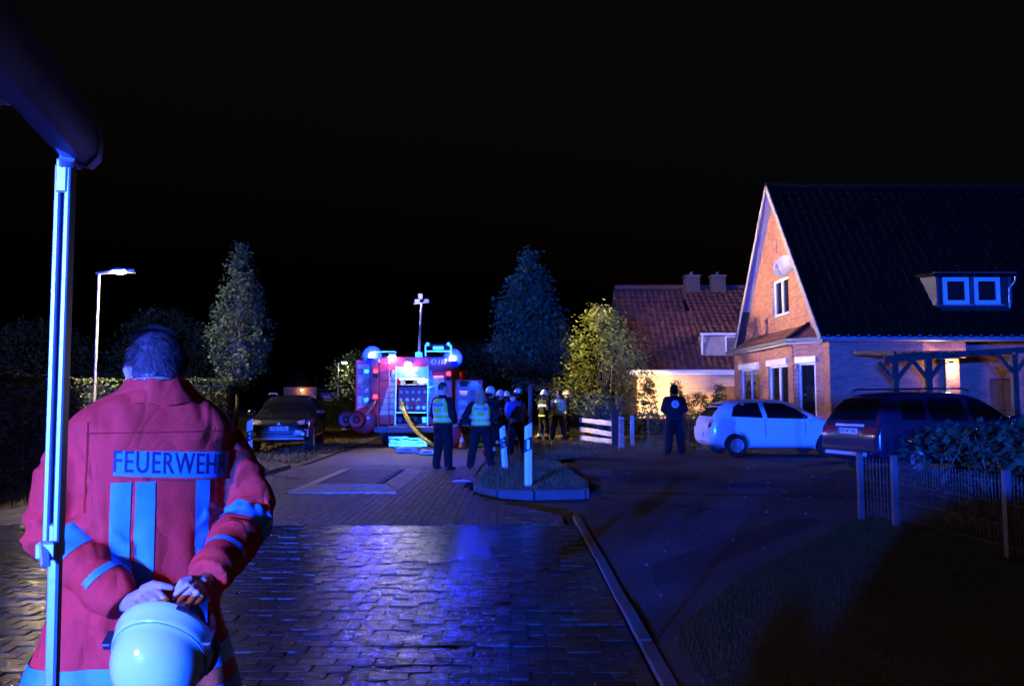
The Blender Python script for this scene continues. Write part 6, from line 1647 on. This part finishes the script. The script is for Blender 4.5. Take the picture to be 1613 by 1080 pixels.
class BackSurface:
    """the jacket's back: an arm lying in front of it is ignored"""
    def __init__(s, a, b): s.a = a; s.b = b
    def ray_cast(s, o, d):
        h, g = s.a.ray_cast(o, d), s.b.ray_cast(o, d)
        if h[0] is None: return g
        if g[0] is None: return h
        return h if (g[0] - h[0]).dot(d) < .022 else g
    def find_nearest(s, p): return s.b.find_nearest(p)
jbv = BackSurface(bvh_of(jm_), bvh_of(ttm))
# collar
co = MB(); n = 28; rings = []
for (z, hw, hd, cy_) in ((1.485, .165, .122, -.004), (1.512, .135, .112, -.004), (1.532, .112, .102, -.004), (1.552, .1, .092, -.004), (1.562, .094, .086, -.004), (1.54, .087, .082, -.004), (1.50, .086, .082, -.004)):
    rings.append([Vector((.012 + hw * math.cos(2 * math.pi * k / n) * (1 + .03 * math.sin(k * 2.3)), cy_ + hd * math.sin(2 * math.pi * k / n), z + .006 * math.sin(k * 1.7))) for k in range(n)])
co.loft(rings, cap=False); co.build('collar', m_jack, fm, True)
# cloth panels cut from the jacket itself
def strip(x0, x1, z0, z1, m, name, off=.0035, z_tilt=0.0, parent=None):
    o = obj(name, cut(jm_, [((x0, 0, 0), (-1, 0, z_tilt)), ((x1, 0, 0), (1, 0, -z_tilt)), ((0, 0, z0), (0, 0, -1)), ((0, 0, z1), (0, 0, 1))], None, off, keep=lambda c, nn: nn.y < .1 and c.y < .06 and not (c.y < -.205), largest=True), m, parent or fm); return o
def LP(px, py):
    n_ = Matrix.Rotation(YAW, 3, 'Z') @ Vector((0, 1, 0)); B_ = Vector((FX, FY, 0)) - n_ * .15
    d_ = P(px, py, 1.0) - CAM; q_ = CAM + d_ * ((B_ - CAM).dot(n_) / d_.dot(n_)); return L0(q_)
XP = lambda px: LP(px, 740).x
ZP = lambda py: LP(270, py).z
strip(XP(177), XP(208), .70, ZP(756), m_tape, 'back_stripe'); strip(XP(215), XP(245), .70, ZP(756), m_tape, 'back_stripe'); strip(XP(310), XP(334), .70, ZP(756), m_tape, 'back_stripe')
m_seam = pm('jacket_seam', (.45, .02, .01), .9, bump=.2, spec=.05)
for (xa, xb) in ((-.197, -.193), (.193, .197)): strip(xa, xb, 1.16, 1.43, m_seam, 'sleeve_seam', .0015, z_tilt=0.0)
strip(-.2, .2, 1.395, 1.399, m_seam, 'yoke_seam', .0015)
pq = [LP(178, 751), LP(366, 755), LP(369, 709), LP(182, 706)]
pn = obj('name_panel', project([(p_.x, p_.z) for p_ in pq], (0, -1, 0), (1, 0, 0), (0, 0, 1), (0, 1, 0), plain, .013, .025), m_tape, fm)
drape_text('FEUERWEHR', .094, m_lett, pn, (XP(273), -1, (pq[0].z + pq[1].z + pq[2].z + pq[3].z) / 4), (1, 0, (pq[1].z - pq[0].z) / (pq[1].x - pq[0].x)), (.0, 0, 1), (0, 1, 0), plain, .0146, sx=.61, bold=.0004, space=1.1)
mb = MB()
for (a_, b_) in (((179, 707.5), (368, 710.5)), ((178, 750.5), (366, 754.5))):
    qa_, qb_ = LP(*a_), LP(*b_); b2 = [(qa_.x, qa_.z - .003), (qb_.x, qb_.z - .003), (qb_.x, qb_.z + .003), (qa_.x, qa_.z + .003)]
    obj('panel_seam', project(b2, (0, -1, 0), (1, 0, 0), (0, 0, 1), (0, 1, 0), plain, .015, .02), m_jack, pn)
for (z0, z1, m) in ((.655, .72, m_tape), (.605, .654, m_hem), (.54, .604, m_tape)):
    obj('hem_band', cut(jm_, [((0, 0, z0), (0, 0, -1)), ((0, 0, z1), (0, 0, 1))], ((-.05, 0, z0), (-.05, 0, z1), .45), .005 if m is m_tape else .003), m, fm)
for A, f0, f1 in ((AL, .18, .42), (ARr, .14, .36)):
    a, b2 = A[1], A[2]; d = (b2 - a).normalized(); p0, p1 = a.lerp(b2, f0), a.lerp(b2, f1)
    sl = MB(); sl.limb([A[0], A[0].lerp(A[1], .5) + Vector((-.015 if A is AL else .012, 0, 0)), A[1], A[1].lerp(A[2], .5), A[1].lerp(A[2], .86)], [.085, .088, .083, .076, .062], 16)
    slm = remesh(sl, .0085, 5); fold(slm); slm = evaluate(slm, [('SMOOTH', dict(factor=.5, iterations=2))]); slm.materials.clear()
    obj('sleeve_band', cut(slm, [(p0, -d), (p1, d)], (p0, p1, .16), .0035), m_tape, fm)
    q0, q1 = a.lerp(b2, .70), a.lerp(b2, .76)
    obj('cuff_band', cut(jm_, [(q0, -d), (q1, d)], (q0, q1, .09), .003, keep=lambda c, nn: c.y < -.10 and nn.z > .1, largest=True), m_tape, fm)
# trousers and boots
tz = MB(); tz.body([(.5, -.05, 0, .24, .16), (.62, -.045, 0, .235, .16), (.8, -.04, 0, .2, .14)], 20, 2.3)
for sg in (-1, 1): tz.limb([(sg * .11 - .04, 0, .62), (sg * .13 - .04, .02, .45), (sg * .14 - .04, -.01, .13)], [.12, .1, .09], 14)
obj('trousers', remesh(tz, .016, 4), m_navy, fm)
bt = MB()
for sg in (-1, 1): bt.limb([(sg * .14 - .04, -.01, .24), (sg * .14 - .04, -.02, .08)], [.065, .06], 12); bt.limb([(sg * .14 - .04, -.03, .055), (sg * .16 - .04, .08, .05), (sg * .18 - .04, .2, .042)], [.055, .052, .04], 12)
obj('boots', remesh(bt, .012, 3), m_shoe, fm)
hair_cap(HTm, 12, 16000, .038, m_hair, fm, wid=.0017, curly=.2, lie=.29)
gl = MB(); 
for sg in (-1, 1): gl.tube([HTm @ Vector((sg * .083, -.02, 1.695)), HTm @ Vector((sg * .086, .03, 1.70)), HTm @ Vector((sg * .076, .105, 1.70))], .0028, 6)
for sg in (-1, 1):
    gl.tube([HTm @ Vector((sg * .04 + .03 * math.cos(2 * math.pi * k / 12), .113, 1.695 + .02 * math.sin(2 * math.pi * k / 12))) for k in range(13)], .002, 5)
gl.build('glasses', m_black, fm, True)

# helmet hanging from his hands
m_hel = pm('pale_luminous_helmet', (.6, .9, .82), .22, var=.03, bump=.02, coat=.5)
hm = thing('helmet', 'pale fire helmet held upside down behind the fireman by its strap', 'helmet', (0, 0, 0))
ax = Vector((.03, -.83, -.56)).normalized(); cen = P(263, 1008, 2.16); qm = ax.to_track_quat('Z', 'Y').to_matrix().to_4x4()
MH = Matrix.Translation(cen) @ qm @ Matrix.Diagonal((.98, 1.13, 1, 1))
prof = [(.128, -.004), (.1335, .0), (.1345, .008), (.131, .022), (.127, .04), (.1255, .052), (.1215, .056), (.1185, .06), (.117, .075), (.111, .1), (.098, .126), (.078, .148), (.052, .163), (.025, .17), (.003, .172)]
sh_ = MB(); sh_.lathe(prof, 48, MH, cap=False); sh_.lathe([(.128, -.004), (.12, .0), (.112, .04), (.1, .09), (.06, .14), (.003, .155)], 48, MH, cap=False); sh_.build('shell', m_hel, hm, True)
mb = MB(); mb.lathe([(.1225, .0545), (.1235, .0575), (.1205, .060)], 48, MH, cap=False); mb.build('rim_line', pm('helmet_seam', (.25, .5, .45), .4), hm, True)
for sg, a0_ in ((1, 15), (-1, 165)):
    mb = MB(); a_ = R(a0_); mb.box(MH @ Vector((.137 * math.cos(a_), .137 * math.sin(a_), .03)), (.022, .022, .05), qm.to_3x3(), b=.004); mb.build('visor_pivot', m_black, hm)
mb = MB(); s0 = MH @ Vector((.12, .02, 0.0)); mb.tube(smooth_pts([s0, P(322, 985, 2.18), P(318, 965, 2.19), P(308, 952, 2.185), P(298, 962, 2.2), P(292, 985, 2.24)], 2), .006, 8)
s1 = MH @ Vector((-.1, .06, 0.0)); mb.tube(smooth_pts([P(288, 958, 2.19), P(268, 972, 2.22), P(240, 970, 2.215), P(225, 985, 2.24)], 2), .006, 8); mb.build('strap', m_black, hm, True)
mb = MB()
for k in range(9):
    a_ = R(-52 + k * 13); mb.tube([MH @ Vector((.1385 * math.cos(a_), .1385 * math.sin(a_), .012)), MH @ Vector((.1385 * math.cos(a_ + R(13)), .1385 * math.sin(a_ + R(13)), .012))], .006, 6)
mb.build('edge_trim', m_black, hm, True)

# ------------------------------------------------------------------ night air round the lamps
HAZE = 0.0
if HAZE > 0:
    mh = bpy.data.materials.new('night_haze'); mh.use_nodes = True; n = mh.node_tree
    n.nodes.remove(n.nodes['Principled BSDF']); pv = n.nodes.new('ShaderNodeVolumePrincipled')
    pv.inputs['Color'].default_value = (.85, .88, .92, 1); pv.inputs['Density'].default_value = HAZE; pv.inputs['Anisotropy'].default_value = .3
    n.links.new(pv.outputs[0], n.nodes['Material Output'].inputs['Volume']); mh.cycles.homogeneous_volume = True
    hz = MB().box((0, 37.5, 5.6), (160, 175, 13.6)).build('haze', mh); hz['kind'] = 'stuff'

for o in list(TMP.collection.objects): bpy.data.objects.remove(o)
bpy.data.scenes.remove(TMP)
